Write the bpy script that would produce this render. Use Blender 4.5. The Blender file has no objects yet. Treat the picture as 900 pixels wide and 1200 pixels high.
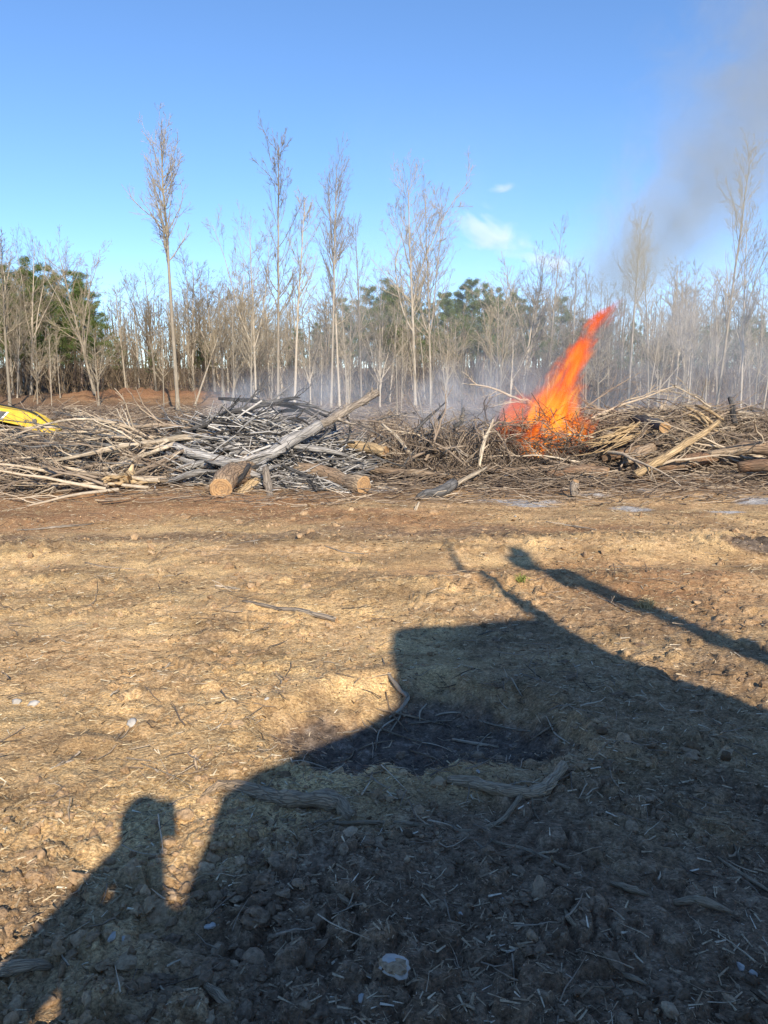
import bpy, bmesh, math, random
import numpy as np
from mathutils import Vector, Matrix
R = math.radians
sc = bpy.context.scene
col = sc.collection

# ------------------------------------------------------------------ camera, sky, sun, exposure
CAM_H, F_PX, HORIZ = 1.7, 900.0, 440.0
PITCH = math.atan((600 - HORIZ) / F_PX)
cam_d = bpy.data.cameras.new('camera'); cam = bpy.data.objects.new('camera', cam_d); col.objects.link(cam)
cam.location = (0, 0, CAM_H); cam.rotation_euler = (math.pi / 2 - PITCH, 0, 0)
cam_d.sensor_fit = 'VERTICAL'; cam_d.sensor_height = 36; cam_d.lens = F_PX / 1200 * 36
cam_d.clip_start = 0.01; cam_d.clip_end = 3000
sc.camera = cam

SUN_EL, SUN_AZ = R(29.5), R(163)            # azimuth clockwise from +Y
sun_dir = Vector((math.sin(SUN_AZ) * math.cos(SUN_EL), math.cos(SUN_AZ) * math.cos(SUN_EL), math.sin(SUN_EL)))
world = bpy.data.worlds.new('World'); sc.world = world; world.use_nodes = True
wn = world.node_tree; wn.nodes.clear()
sky = wn.nodes.new('ShaderNodeTexSky'); sky.sky_type = 'NISHITA'; sky.sun_disc = False
sky.sun_elevation = SUN_EL; sky.sun_rotation = SUN_AZ
sky.altitude = 3000; sky.air_density = 1.0; sky.dust_density = 0.0; sky.ozone_density = 4.0
bg = wn.nodes.new('ShaderNodeBackground'); bg.inputs['Strength'].default_value = 0.15
wo = wn.nodes.new('ShaderNodeOutputWorld')
hs = wn.nodes.new('ShaderNodeHueSaturation'); hs.inputs['Saturation'].default_value = 1.14; hs.inputs['Hue'].default_value = .503
gm = wn.nodes.new('ShaderNodeGamma'); gm.inputs['Gamma'].default_value = .85
wn.links.new(sky.outputs[0], gm.inputs['Color']); wn.links.new(gm.outputs[0], hs.inputs['Color']); wn.links.new(hs.outputs[0], bg.inputs[0]); wn.links.new(bg.outputs[0], wo.inputs[0])
sl = bpy.data.lights.new('sun', 'SUN'); sl.energy = 3.6; sl.angle = R(0.55); sl.color = (1.0, 0.88, 0.70)
so = bpy.data.objects.new('sun', sl); col.objects.link(so)
so.rotation_euler = (-sun_dir).to_track_quat('-Z', 'Y').to_euler(); so.location = (6, -12, 14)
sc.view_settings.view_transform = 'Standard'; sc.view_settings.look = 'None'
sc.view_settings.exposure = 0.95; sc.view_settings.gamma = 1.0
sc.view_settings.use_curve_mapping = False
cy = sc.cycles
cy.use_denoising = True
cy.max_bounces = 5; cy.diffuse_bounces = 4; cy.glossy_bounces = 1; cy.transmission_bounces = 2
cy.volume_bounces = 1; cy.transparent_max_bounces = 8
cy.use_adaptive_sampling = True; cy.adaptive_threshold = 0.02
cy.volume_max_steps = 256

# ------------------------------------------------------------------ helpers: numbers
rng = np.random.default_rng(7)
random.seed(7)
CP, SP = math.cos(PITCH), math.sin(PITCH)
def ray(px, py):
    u = (px - 450) / F_PX; v = (py - 600) / F_PX
    return u, CP - SP * v, -(SP + CP * v)
def at(px, py, Y):
    u, f, d = ray(px, py); s = Y / f
    return np.array((u * s, Y, CAM_H + d * s))

def _hash(ix, iy, seed):
    h = (ix.astype(np.int64) * 374761393 + iy.astype(np.int64) * 668265263 + seed * 1442695041) & 0xffffffff
    h = ((h ^ (h >> 13)) * 1274126177) & 0xffffffff
    return ((h ^ (h >> 16)) & 0xffff) / 65535.0
def vnoise(x, y, seed=0):
    xi, yi = np.floor(x), np.floor(y); fx, fy = x - xi, y - yi
    fx = fx * fx * (3 - 2 * fx); fy = fy * fy * (3 - 2 * fy)
    xi = xi.astype(np.int64); yi = yi.astype(np.int64)
    a = _hash(xi, yi, seed); b = _hash(xi + 1, yi, seed); c = _hash(xi, yi + 1, seed); d = _hash(xi + 1, yi + 1, seed)
    return (a + (b - a) * fx) * (1 - fy) + (c + (d - c) * fx) * fy
def fbm(x, y, octs=4, seed=0, gain=0.5):
    t = np.zeros_like(x); a = 1.0; n = 0
    for o in range(octs):
        t += a * vnoise(x * 2 ** o + o * 17.3, y * 2 ** o - o * 9.1, seed + o); n += a; a *= gain
    return t / n
def cells(x, y, seed=0):
    xi, yi = np.floor(x).astype(np.int64), np.floor(y).astype(np.int64)
    d1 = np.full(x.shape, 9.0); d2 = np.full(x.shape, 9.0); idv = np.zeros(x.shape)
    for dx in (-1, 0, 1):
        for dy in (-1, 0, 1):
            cx, cyy = xi + dx, yi + dy
            px = cx + _hash(cx, cyy, seed); py = cyy + _hash(cx, cyy, seed + 5)
            d = np.hypot(x - px, y - py)
            near = d < d1
            d2 = np.where(near, d1, np.minimum(d2, d)); idv = np.where(near, _hash(cx, cyy, seed + 9), idv); d1 = np.where(near, d, d1)
    return d1, d2, idv
def sstep(a, b, x):
    t = np.clip((x - a) / (b - a), 0, 1); return t * t * (3 - 2 * t)
def blob(x, y, cx, cy_, rx, ry, rot=0.0):
    c, s = math.cos(rot), math.sin(rot); dx, dy = x - cx, y - cy_
    return np.exp(-((dx * c + dy * s) / rx) ** 2 - ((-dx * s + dy * c) / ry) ** 2)

# ------------------------------------------------------------------ terrain height
PITC = (0.20, 3.58)
HEAPS = [(-2.4, 13.3, 2.0, 1.3, .42), (-5.6, 13.3, 2.2, 1.3, .16), (1.2, 14.2, 1.5, 1.2, .30), (3.0, 14.8, 1.2, 1.2, .40), (5.2, 14.6, 2.0, 1.3, .48), (8.0, 14.0, 2.2, 1.4, .35), (-9, 13.8, 2.5, 1.6, .3)]
def masks(x, y):
    n1 = fbm(x * .9, y * .9, 4, 31); n2 = fbm(x * 2.3, y * 2.3, 4, 57)
    n3 = fbm(x * 6, y * 6, 3, 61)
    pit = blob(x + (n2 - .5) * .9 + (n3 - .5) * .22, y + (n1 - .5) * .5 + (n3 - .5) * .2, PITC[0], PITC[1] - .06, .66, .43)
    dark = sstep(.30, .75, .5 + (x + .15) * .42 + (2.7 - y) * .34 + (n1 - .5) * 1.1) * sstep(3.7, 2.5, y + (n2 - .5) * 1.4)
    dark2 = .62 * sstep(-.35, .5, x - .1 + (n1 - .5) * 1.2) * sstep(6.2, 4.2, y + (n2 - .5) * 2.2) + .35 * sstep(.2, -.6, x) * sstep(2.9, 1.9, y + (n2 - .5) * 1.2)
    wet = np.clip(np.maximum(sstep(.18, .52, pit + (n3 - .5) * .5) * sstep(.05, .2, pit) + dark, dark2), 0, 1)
    churn = np.clip(sstep(3.2, 2.2, y + (n1 - .5) * 1.0) * sstep(.9, -.2, x) + .0, 0, 1)
    char = np.zeros_like(x)
    for hx, hy, rx, ry, a in HEAPS: char = np.maximum(char, blob(x, y, hx, hy - .2, rx * 1.0, ry * .95))
    char = np.maximum(sstep(.25, .7, char + (n2 - .5) * .5), sstep(.38, .62, pit + (fbm(x * 11, y * 11, 4, 67, .7) - .5) * .8) * sstep(.12, .3, pit) * .8)
    return n1, n2, pit, wet, churn, char
def H(x, y):
    x = np.asarray(x, float); y = np.asarray(y, float)
    n1, n2, pit, wet, churn, char = masks(x, y)
    r = np.hypot(x, y)
    h = (fbm(x * .33 + 3, y * .45, 3, 11) - .5) * .16 * sstep(2, 7, r)
    h += (n1 - .5) * .09 + (n2 - .5) * .035
    h += (fbm(x * 6, y * 6, 4, 71, .6) - .5) * (.026 + .024 * sstep(.5, .62, fbm(x * .8, y * .8, 2, 77)))
    near = sstep(14, 6, r)
    d1, d2, idv = cells(x * 9 + n2 * 2.5, y * 9 + n1 * 2.5, 3)
    edge = sstep(.02, .30, d2 - d1)
    h += near * (.006 + .016 * sstep(.46, .64, fbm(x * 1.1, y * 1.3, 3, 83)) + .022 * churn + .006 * wet) * edge * (idv * 1.6 - .2)
    e1, e2, idw = cells(x * 24, y * 24, 13)
    h += near * (.006 + .006 * churn + .004 * wet) * sstep(0, .35, e2 - e1) * idw
    # rolling ruts in the middle distance and a trodden swale
    h += .055 * np.exp(-((y - 5.9 - .18 * x - .25 * np.sin(x * 1.3)) / .33) ** 2) * sstep(-2.5, .5, x)
    h -= .05 * np.exp(-((y - 6.7 - .12 * x) / .3) ** 2) * sstep(-1, 1, x)
    h += .05 * np.exp(-((y - 7.6 - .06 * x) / .4) ** 2)
    # grouser prints of a crawler, bottom left
    ux = (x * .93 - y * .36); uy = (x * .36 + y * .93)
    band = np.exp(-((ux + 1.36) / .24) ** 4) + .8 * np.exp(-((ux + 1.02) / .0001 - 0) ** 2) * 0
    band = band * sstep(.42, .6, n1 + .12) * sstep(2.7, 2.0, y)
    h += band * .05 * (np.abs(np.sin((uy + (n2 - .5) * .12) * math.pi / .17)) ** 1.5 - .5)
    band2 = np.exp(-((x * .8 + y * .6 - 1.15) / .16) ** 4) * sstep(3.1, 2.6, y) * sstep(1.8, 2.2, y) * sstep(-1.1, -.8, x) * sstep(.3, -.1, x)
    h += band2 * .035 * (np.abs(np.sin((x * .6 - y * .8 + (n2 - .5) * .1) * math.pi / .13)) - .5)
    for ty, sl_, w_ in ((7.75, .05, .22), (9.0, .03, .2), (6.1, -.10, .2)):
        dd = y - ty - sl_ * x - .12 * np.sin(x * .8 + ty); bd = np.exp(-(dd / w_) ** 4) * sstep(.40, .58, fbm(x * .9 + ty, y * .9, 2, 93))
        h += bd * (.045 * (np.abs(np.sin((x + .3 * dd + (n2 - .5) * .25) * math.pi / .19)) ** 2 - .55))
    dd = x + 1.25 - .22 * (y - 3.5); bd = np.exp(-(dd / .2) ** 4) * sstep(2.6, 3.4, y) * sstep(7.5, 6.5, y) * sstep(.38, .55, n1)
    h += bd * .038 * (np.abs(np.sin((y + .3 * dd + (n2 - .5) * .25) * math.pi / .19)) ** 2 - .55)
    h -= .13 * sstep(.15, .8, pit) + .04 * sstep(.0, .4, pit) - .05 * np.exp(-((pit - .16) / .1) ** 2)
    for hx, hy, rx, ry, a in HEAPS: h += a * blob(x, y, hx, hy, rx, ry) * (.75 + .5 * n2)
    # land rises gently to the wood; an orange spoil bank
    far = np.clip(y - 22, 0, 400)
    h += .014 * far * sstep(22, 60, y) + (fbm(x * .08, y * .08, 3, 91) - .5) * .9 * sstep(18, 45, y)
    h += .75 * blob(x, y, -13.5, 46, 6.5, 3.0) * (.6 + .8 * n2)
    return h
def hz(x, y): return float(H(np.array([x]), np.array([y]))[0])
def gnd(px, py):
    u, f, d = ray(px, py); s = CAM_H / -d if d < 0 else 60
    for _ in range(7):
        z = hz(u * s, f * s); s = .5 * s + .5 * (CAM_H - z) / -d
    return np.array((u * s, f * s, CAM_H + d * s))

# ------------------------------------------------------------------ helpers: meshes
def mesh_np(name, V, Q=None, T=None, smooth=True, attrs=None):
    me = bpy.data.meshes.new(name)
    V = np.asarray(V, np.float32).reshape(-1, 3)
    parts = []; tot = []
    if Q is not None and len(Q): parts.append(np.asarray(Q, np.int32).ravel()); tot.append(np.full(len(Q), 4, np.int32))
    if T is not None and len(T): parts.append(np.asarray(T, np.int32).ravel()); tot.append(np.full(len(T), 3, np.int32))
    idx = np.concatenate(parts); cnt = np.concatenate(tot); st = np.concatenate(([0], np.cumsum(cnt)[:-1])).astype(np.int32)
    me.vertices.add(len(V)); me.vertices.foreach_set('co', V.ravel())
    me.loops.add(len(idx)); me.loops.foreach_set('vertex_index', idx)
    me.polygons.add(len(cnt)); me.polygons.foreach_set('loop_start', st)
    me.polygons.foreach_set('use_smooth', np.full(len(cnt), smooth))
    if attrs:
        for k, a in attrs.items():
            at_ = me.attributes.new(k, 'FLOAT', 'POINT'); at_.data.foreach_set('value', np.asarray(a, np.float32))
    me.update(calc_edges=True); me.validate()
    return me
def norm(a): return a / np.maximum(np.linalg.norm(a, axis=-1, keepdims=True), 1e-9)
def tubes(P, Rr, S=3, knots=0.0):
    """P (N,K,3), Rr (N,K) -> verts, quads"""
    P = np.asarray(P, float); Rr = np.asarray(Rr, float)
    N, K, _ = P.shape
    Tn = np.empty_like(P); Tn[:, 1:-1] = P[:, 2:] - P[:, :-2]; Tn[:, 0] = P[:, 1] - P[:, 0]; Tn[:, -1] = P[:, -1] - P[:, -2]
    Tn = norm(Tn)
    mean = norm(P[:, -1] - P[:, 0]); ref = np.where(np.abs(mean[:, 2:3]) > .8, np.array([[1., 0, 0]]), np.array([[0, 0, 1.]]))
    n1 = norm(np.cross(Tn, ref[:, None, :])); n2 = np.cross(Tn, n1)
    ang = np.arange(S) * 2 * math.pi / S
    rad = Rr[:, :, None] * np.ones(S)
    if knots: rad = rad * (1 + knots * rng.normal(size=rad.shape))
    V = P[:, :, None, :] + rad[..., None] * (np.cos(ang)[None, None, :, None] * n1[:, :, None, :] + np.sin(ang)[None, None, :, None] * n2[:, :, None, :])
    i = np.arange(N)[:, None, None] * K * S; k = np.arange(K - 1)[None, :, None] * S; s = np.arange(S)[None, None, :]
    s2 = (s + 1) % S
    Q = np.stack(np.broadcast_arrays(i + k + s, i + k + s2, i + k + S + s2, i + k + S + s), -1).reshape(-1, 4)
    return V.reshape(-1, 3), Q
class MB:
    def __init__(s): s.V = []; s.Q = []; s.T = []; s.n = 0; s.A = []
    def add(s, V, Q=None, T=None, a=None):
        V = np.asarray(V, float).reshape(-1, 3)
        if Q is not None and len(Q): s.Q.append(np.asarray(Q) + s.n)
        if T is not None and len(T): s.T.append(np.asarray(T) + s.n)
        s.V.append(V); s.n += len(V)
        s.A.append(np.zeros(len(V)) if a is None else np.broadcast_to(a, (len(V),)))
        return s
    def tube(s, pts, rad, S=8, knots=0.0, a=None, cap=False):
        V, Q = tubes(np.asarray(pts, float)[None], np.asarray(rad, float)[None], S, knots)
        T = None
        if cap:
            m = len(V); V = np.vstack([V, pts[0], pts[-1]])
            T = [(m, (i + 1) % S, i) for i in range(S)] + [(m + 1, m - S + i, m - S + (i + 1) % S) for i in range(S)]
        return s.add(V, Q, T, a)
    def box(s, c, d, rz=0.0, taper=1.0, a=None):
        x, y, z = (np.array(d) / 2)
        V = np.array([(-x, -y, -z), (x, -y, -z), (x, y, -z), (-x, y, -z), (-x * taper, -y * taper, z), (x * taper, -y * taper, z), (x * taper, y * taper, z), (-x * taper, y * taper, z)])
        cc, ss = math.cos(rz), math.sin(rz); V = V @ np.array([[cc, ss, 0], [-ss, cc, 0], [0, 0, 1]]) + np.array(c)
        return s.add(V, [(0, 3, 2, 1), (4, 5, 6, 7), (0, 1, 5, 4), (1, 2, 6, 5), (2, 3, 7, 6), (3, 0, 4, 7)], None, a)
    def prism(s, poly, y0, y1, ax='y'):
        """polygon in (x,z) extruded in y, or (y,z) extruded in x"""
        n = len(poly)
        f = (lambda p, q: (p[0], q, p[1])) if ax == 'y' else (lambda p, q: (q, p[0], p[1]))
        V = [f(p, y0) for p in poly] + [f(p, y1) for p in poly]
        Q = [(i, (i + 1) % n, n + (i + 1) % n, n + i) for i in range(n)]
        T = [(0, i + 1, i) for i in range(1, n - 1)] + [(n, n + i, n + i + 1) for i in range(1, n - 1)]
        return s.add(V, Q, T)
    def mesh(s, name, smooth=True, attr=None):
        return mesh_np(name, np.vstack(s.V), np.vstack(s.Q) if s.Q else None, np.vstack(s.T) if s.T else None, smooth, {attr: np.concatenate(s.A)} if attr else None)
def obj(name, me, mat=None, parent=None, loc=None, rot=None, scale=None):
    o = bpy.data.objects.new(name, me); col.objects.link(o)
    if mat is not None and me is not None and not me.materials: me.materials.append(mat)
    if parent is not None: o.parent = parent
    if loc is not None: o.location = loc
    if rot is not None: o.rotation_euler = rot
    if scale is not None: o.scale = (scale,) * 3 if np.isscalar(scale) else scale
    return o
def tag(o, label=None, cat=None, group=None, kind=None):
    if label: o['label'] = label
    if cat: o['category'] = cat
    if group: o['group'] = group
    if kind: o['kind'] = kind
    return o
def copy_tree(o, parent=None):
    c = o.copy(); col.objects.link(c); c.parent = parent
    for ch in list(o.children): copy_tree(ch, c)
    return c
def path(pts, K):
    """smooth resample of control points (Catmull-Rom); works on any number of columns"""
    P = np.asarray(pts, float); n = len(P)
    E = np.vstack([2 * P[0] - P[1], P, 2 * P[-1] - P[-2]])
    out = []
    for t in np.linspace(0, n - 1 - 1e-6, K):
        i = int(t); f = t - i; a, b, c, d = E[i], E[i + 1], E[i + 2], E[i + 3]
        out.append(.5 * (2 * b + (c - a) * f + (2 * a - 5 * b + 4 * c - d) * f * f + (3 * b - a - 3 * c + d) * f ** 3))
    return np.array(out)

# ------------------------------------------------------------------ helpers: materials
class NT:
    def __init__(s, name):
        s.m = bpy.data.materials.new(name); s.m.use_nodes = True; s.t = s.m.node_tree; s.t.nodes.clear()
        s.out = s.t.nodes.new('ShaderNodeOutputMaterial')
    def n(s, typ, **kw):
        nd = s.t.nodes.new('ShaderNode' + typ)
        for k, v in kw.items():
            if k.startswith('i_'):
                key = k[2:]; key = int(key) if key.isdigit() else key.replace('_', ' ')
                s.put(nd.inputs[key], v)
            else: setattr(nd, k, v)
        return nd
    def put(s, inp, v):
        if hasattr(v, 'is_output') or isinstance(v, bpy.types.NodeSocket): s.t.links.new(v, inp)
        else: inp.default_value = v
    def math(s, op, a, b=0.0, clamp=False):
        nd = s.t.nodes.new('ShaderNodeMath'); nd.operation = op; nd.use_clamp = clamp
        s.put(nd.inputs[0], a); s.put(nd.inputs[1], b); return nd.outputs[0]
    def noise(s, vec, scale, detail=4, rough=.55, dist=0.0):
        nd = s.n('TexNoise', i_Scale=scale, i_Detail=detail, i_Roughness=rough, i_Distortion=dist)
        if vec is not None: s.t.links.new(vec, nd.inputs['Vector'])
        return nd.outputs['Fac']
    def map(s, vec, scale=(1, 1, 1), loc=(0, 0, 0)):
        nd = s.n('Mapping'); nd.inputs['Scale'].default_value = scale; nd.inputs['Location'].default_value = loc
        s.t.links.new(vec, nd.inputs['Vector']); return nd.outputs[0]
    def ramp(s, fac, stops, interp='LINEAR'):
        nd = s.n('ValToRGB'); cr = nd.color_ramp; cr.interpolation = interp
        while len(cr.elements) < len(stops): cr.elements.new(.5)
        for e, (p, c) in zip(cr.elements, stops):
            e.position = p; e.color = (*c, 1) if hasattr(c, '__len__') else (c, c, c, 1)
        s.put(nd.inputs[0], fac); return nd.outputs[0]
    def mix(s, f, a, b, blend='MIX'):
        nd = s.n('MixRGB', blend_type=blend); s.put(nd.inputs[0], f)
        for k, v in ((1, a), (2, b)): s.put(nd.inputs[k], (*v, 1) if isinstance(v, tuple) and len(v) == 3 else v)
        return nd.outputs[0]
    def attr(s, name): return s.n('Attribute', attribute_name=name).outputs['Fac']
    def coord(s, which='Object'): return s.n('TexCoord').outputs[which]
    def pos(s): return s.n('NewGeometry').outputs['Position']
    def rnd(s): return s.n('ObjectInfo').outputs['Random']
    def finish(s, colr, rough=.9, bump=None, strength=.5, dist=.01, spec=.25):
        b = s.n('BsdfPrincipled'); s.put(b.inputs['Base Color'], colr if not (isinstance(colr, tuple) and len(colr) == 3) else (*colr, 1)); s.put(b.inputs['Roughness'], rough)
        b.inputs['Specular IOR Level'].default_value = spec
        if bump is not None:
            bp = s.n('Bump', i_Strength=strength, i_Distance=dist); s.put(bp.inputs['Height'], bump); s.t.links.new(bp.outputs[0], b.inputs['Normal'])
        s.t.links.new(b.outputs[0], s.out.inputs['Surface']); return s.m
ML = {}
def wood(name, c0, c1, c2=None, sc_=6.0, stretch=(1, 1, .18), rvar=.35, bump=.6, rough=.9, grain=False):
    m = NT(name + ('_grain' if grain else '')); c = m.n('Attribute', attribute_name='grain').outputs['Vector'] if grain else m.coord(); r = m.rnd()
    v = m.map(c, stretch)
    nz = m.noise(v, sc_ * 3, 6, .65); n2 = m.noise(c, sc_ * .35, 4, .6)
    cc = m.ramp(nz, [(.3, c0), (.68, c1)])
    if c2: cc = m.mix(m.ramp(n2, [(.42, 0.0), (.6, 1.0)]), cc, c2)
    hgt = nz
    if grain:
        vo = m.n('TexVoronoi', feature='DISTANCE_TO_EDGE', i_Scale=sc_ * 4.0); m.t.links.new(m.map(c, (1, 1, .22)), vo.inputs['Vector'])
        crack = m.ramp(vo.outputs['Distance'], [(0.0, .38), (.10, 1.0)])
        cc = m.mix(.45, cc, crack, 'MULTIPLY')
        patch = m.ramp(m.noise(c, 4.0, 5, .7), [(.50, 0.0), (.60, 1.0)])
        cc = m.mix(m.math('MULTIPLY', patch, .35), cc, m.mix(.5, c0, (.10, .085, .07)))
        hgt = m.math('ADD', nz, m.math('MULTIPLY', m.n('RGBToBW', i_0=crack).outputs[0], .8))
    h = m.n('HueSaturation', i_Value=m.math('ADD', m.math('MULTIPLY', r, rvar), 1 - rvar * .5)); m.put(h.inputs['Color'], cc)
    res = m.finish(h.outputs[0], rough, hgt, bump, .03)
    if not grain: ML[res.name] = wood(name, c0, c1, c2, sc_, stretch, rvar, bump + .25, rough, True)
    return res
def simple(name, c, rough=.6, spec=.3, var=.12, sc_=8, bump=None):
    m = NT(name); nz = m.noise(m.coord(), sc_, 4)
    lo = tuple(x * (1 - var) for x in c); hi = tuple(min(1, x * (1 + var)) for x in c)
    return m.finish(m.ramp(nz, [(.3, lo), (.7, hi)]), rough, nz if bump else None, bump or .1, .005, spec)

M = {}
M['bark'] = wood('bark_grey', (.16, .13, .105), (.40, .345, .28), (.30, .25, .20))
M['trunk'] = wood('bark_pale_trunk', (.20, .17, .13), (.52, .455, .36), (.34, .29, .22), rvar=.8)
M['twig'] = wood('bark_twig', (.20, .165, .115), (.44, .375, .27), rvar=.6, sc_=2)
M['pine_bark'] = wood('bark_pine', (.14, .10, .075), (.33, .25, .19))
M['stem'] = wood('bark_pale_stem', (.34, .28, .20), (.66, .56, .43), (.46, .37, .27), sc_=3)
M['brush'] = wood('brush_twig', (.15, .115, .085), (.40, .32, .235), (.26, .2, .15), sc_=3, rvar=.7)
M['split'] = wood('split_wood', (.34, .23, .12), (.66, .49, .29), (.5, .36, .2), sc_=4)
M['burnt'] = wood('burnt_wood', (.012, .012, .013), (.07, .066, .064), (.16, .155, .15), sc_=4, rvar=.6)
M['ashwood'] = wood('ashed_wood', (.16, .15, .14), (.62, .595, .56), (.38, .36, .34), sc_=3.5, rvar=.5)
M['logbark'] = wood('log_bark', (.15, .11, .075), (.50, .385, .265), (.29, .20, .13), sc_=5)
M['redbark'] = wood('log_bark_reddish', (.13, .085, .055), (.40, .285, .19), (.26, .155, .095), sc_=5)
M['root'] = wood('root_grey', (.40, .29, .19), (.66, .51, .35), (.52, .385, .255), sc_=16, stretch=(1, 1, .4), rvar=.35, bump=.6)
def cutwood():
    m = NT('cut_wood'); c = m.coord()
    n = m.noise(c, 5, 4); rings = m.n('TexWave', wave_type='RINGS', rings_direction='Z', i_Scale=9.0, i_Distortion=3.0, i_Detail=3.0)
    m.t.links.new(c, rings.inputs['Vector'])
    cc = m.mix(.35, m.ramp(n, [(.3, (.34, .19, .085)), (.7, (.56, .36, .18))]), m.ramp(rings.outputs['Fac'], [(0, (.24, .13, .06)), (1, (.58, .39, .21))]))
    cc = m.mix(m.ramp(m.noise(c, 14, 5, .7), [(.46, 0.0), (.66, .75)]), cc, (.16, .11, .075))
    return m.finish(cc, .9, rings.outputs['Fac'], .3, .01)
M['cut'] = cutwood()
def ground_mat():
    m = NT('churned_soil'); p = m.pos()
    wet, ash, straw, clay, char, litter = (m.attr(k) for k in ('wet', 'ash', 'straw', 'clay', 'char', 'litter'))
    nA = m.noise(p, 2.3, 6, .6); nB = m.noise(p, 17, 6, .65); nC = m.noise(p, 90, 4, .65)
    v = m.n('TexVoronoi', i_Scale=70.0, feature='F1'); m.t.links.new(p, v.inputs['Vector'])
    vs = m.n('TexVoronoi', i_Scale=26.0, feature='F1'); m.t.links.new(m.map(p, (1, 2.4, 1)), vs.inputs['Vector'])
    base = m.ramp(nB, [(.32, (.235, .132, .060)), (.48, (.50, .315, .155)), (.66, (.76, .525, .29))])
    base = m.mix(m.math('MULTIPLY', straw, m.ramp(nA, [(.40, 0.25), (.62, 1.0)])), base, m.ramp(nC, [(.34, (.42, .25, .105)), (.64, (.90, .65, .33))]))
    base = m.mix(m.ramp(m.noise(p, 1.1, 4, .6), [(.48, 0.0), (.64, .7)]), base, m.ramp(nC, [(.3, (.15, .095, .05)), (.7, (.30, .20, .11))]))
    base = m.mix(clay, base, m.ramp(nB, [(.3, (.24, .115, .055)), (.7, (.44, .24, .12))]))
    base = m.mix(litter, base, m.ramp(nB, [(.3, (.13, .078, .045)), (.7, (.31, .195, .115))]))
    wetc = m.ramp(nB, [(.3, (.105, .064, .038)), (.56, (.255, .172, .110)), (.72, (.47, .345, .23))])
    base = m.mix(wet, base, wetc)  # wet also holds the painted cast shadow ellipse
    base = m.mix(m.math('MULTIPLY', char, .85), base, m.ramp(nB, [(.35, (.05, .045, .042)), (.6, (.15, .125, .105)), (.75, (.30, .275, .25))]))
    base = m.mix(ash, base, m.ramp(nB, [(.3, (.30, .285, .27)), (.65, (.66, .64, .61))]))
    # scattered pale chips
    sp = m.ramp(v.outputs['Distance'], [(.0, 1.0), (.16, 1.0), (.22, 0.0)])
    sp = m.math('MULTIPLY', sp, m.ramp(v.outputs['Color'], [(.60, 0.0), (.72, 1.0)]))
    base = m.mix(m.math('MULTIPLY', sp, .55), base, m.mix(wet, (.62, .50, .33), (.30, .28, .24)))
    nD = m.noise(m.map(p, (1.0, 1.8, 1)), 62, 6, .8); base = m.mix(1.0, base, m.ramp(nD, [(.36, .42), (.5, .95), (.64, 1.42)]), 'MULTIPLY')
    nE = m.noise(m.map(p, (.5, 1.6, 1)), 1.6, 5, .65); base = m.mix(1.0, base, m.ramp(nE, [(.36, .66), (.5, 1.0), (.62, 1.12)]), 'MULTIPLY')
    hb = m.math('ADD', m.math('MULTIPLY', nB, 1.0), m.math('MULTIPLY', nC, .35))
    hb = m.math('ADD', hb, m.math('MULTIPLY', vs.outputs['Distance'], .18))
    return m.finish(base, .95, hb, .9, .022, .15)
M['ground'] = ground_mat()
def tone_mat(name, stops, rough=.9, bump=False):
    m = NT(name); t = m.attr('tone'); c = m.ramp(t, stops)
    nz = m.noise(m.pos(), 60, 4)
    c = m.mix(.5, c, m.mix(1.0, c, m.ramp(nz, [(.3, .45), (.7, 1.35)]), 'MULTIPLY'))
    return m.finish(c, rough, nz if bump else None, .6, .008, .15)
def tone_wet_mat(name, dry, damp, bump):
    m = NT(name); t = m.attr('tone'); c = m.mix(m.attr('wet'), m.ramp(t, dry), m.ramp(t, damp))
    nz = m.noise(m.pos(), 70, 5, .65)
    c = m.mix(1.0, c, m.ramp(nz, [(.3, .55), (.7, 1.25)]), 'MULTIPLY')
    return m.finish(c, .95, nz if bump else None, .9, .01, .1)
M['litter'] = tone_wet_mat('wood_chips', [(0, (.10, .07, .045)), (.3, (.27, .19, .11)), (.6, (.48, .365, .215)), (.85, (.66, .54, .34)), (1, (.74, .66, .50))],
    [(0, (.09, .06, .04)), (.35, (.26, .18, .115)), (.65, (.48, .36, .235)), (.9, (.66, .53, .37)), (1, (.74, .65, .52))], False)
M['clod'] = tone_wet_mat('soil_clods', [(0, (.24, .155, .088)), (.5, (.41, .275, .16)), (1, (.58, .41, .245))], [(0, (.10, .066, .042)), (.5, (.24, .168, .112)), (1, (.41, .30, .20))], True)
M['brushmat'] = tone_mat('brush_tangle', [(0, (.07, .055, .045)), (.35, (.19, .145, .11)), (.7, (.34, .265, .195)), (1, (.56, .46, .34))])
M['charmat'] = tone_mat('charred_tangle', [(0, (.015, .015, .016)), (.4, (.065, .06, .056)), (.65, (.21, .195, .18)), (1, (.56, .535, .50))])
M['under'] = tone_mat('undergrowth_stems', [(0, (.06, .046, .032)), (.5, (.15, .115, .078)), (1, (.30, .235, .165))])
M['needle'] = tone_mat('pine_needles', [(0, (.045, .075, .022)), (.5, (.115, .165, .048)), (1, (.22, .26, .085))], .7)
M['stone'] = simple('stone', (.40, .38, .35), .8, .3, .35, 12, .5)

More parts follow.
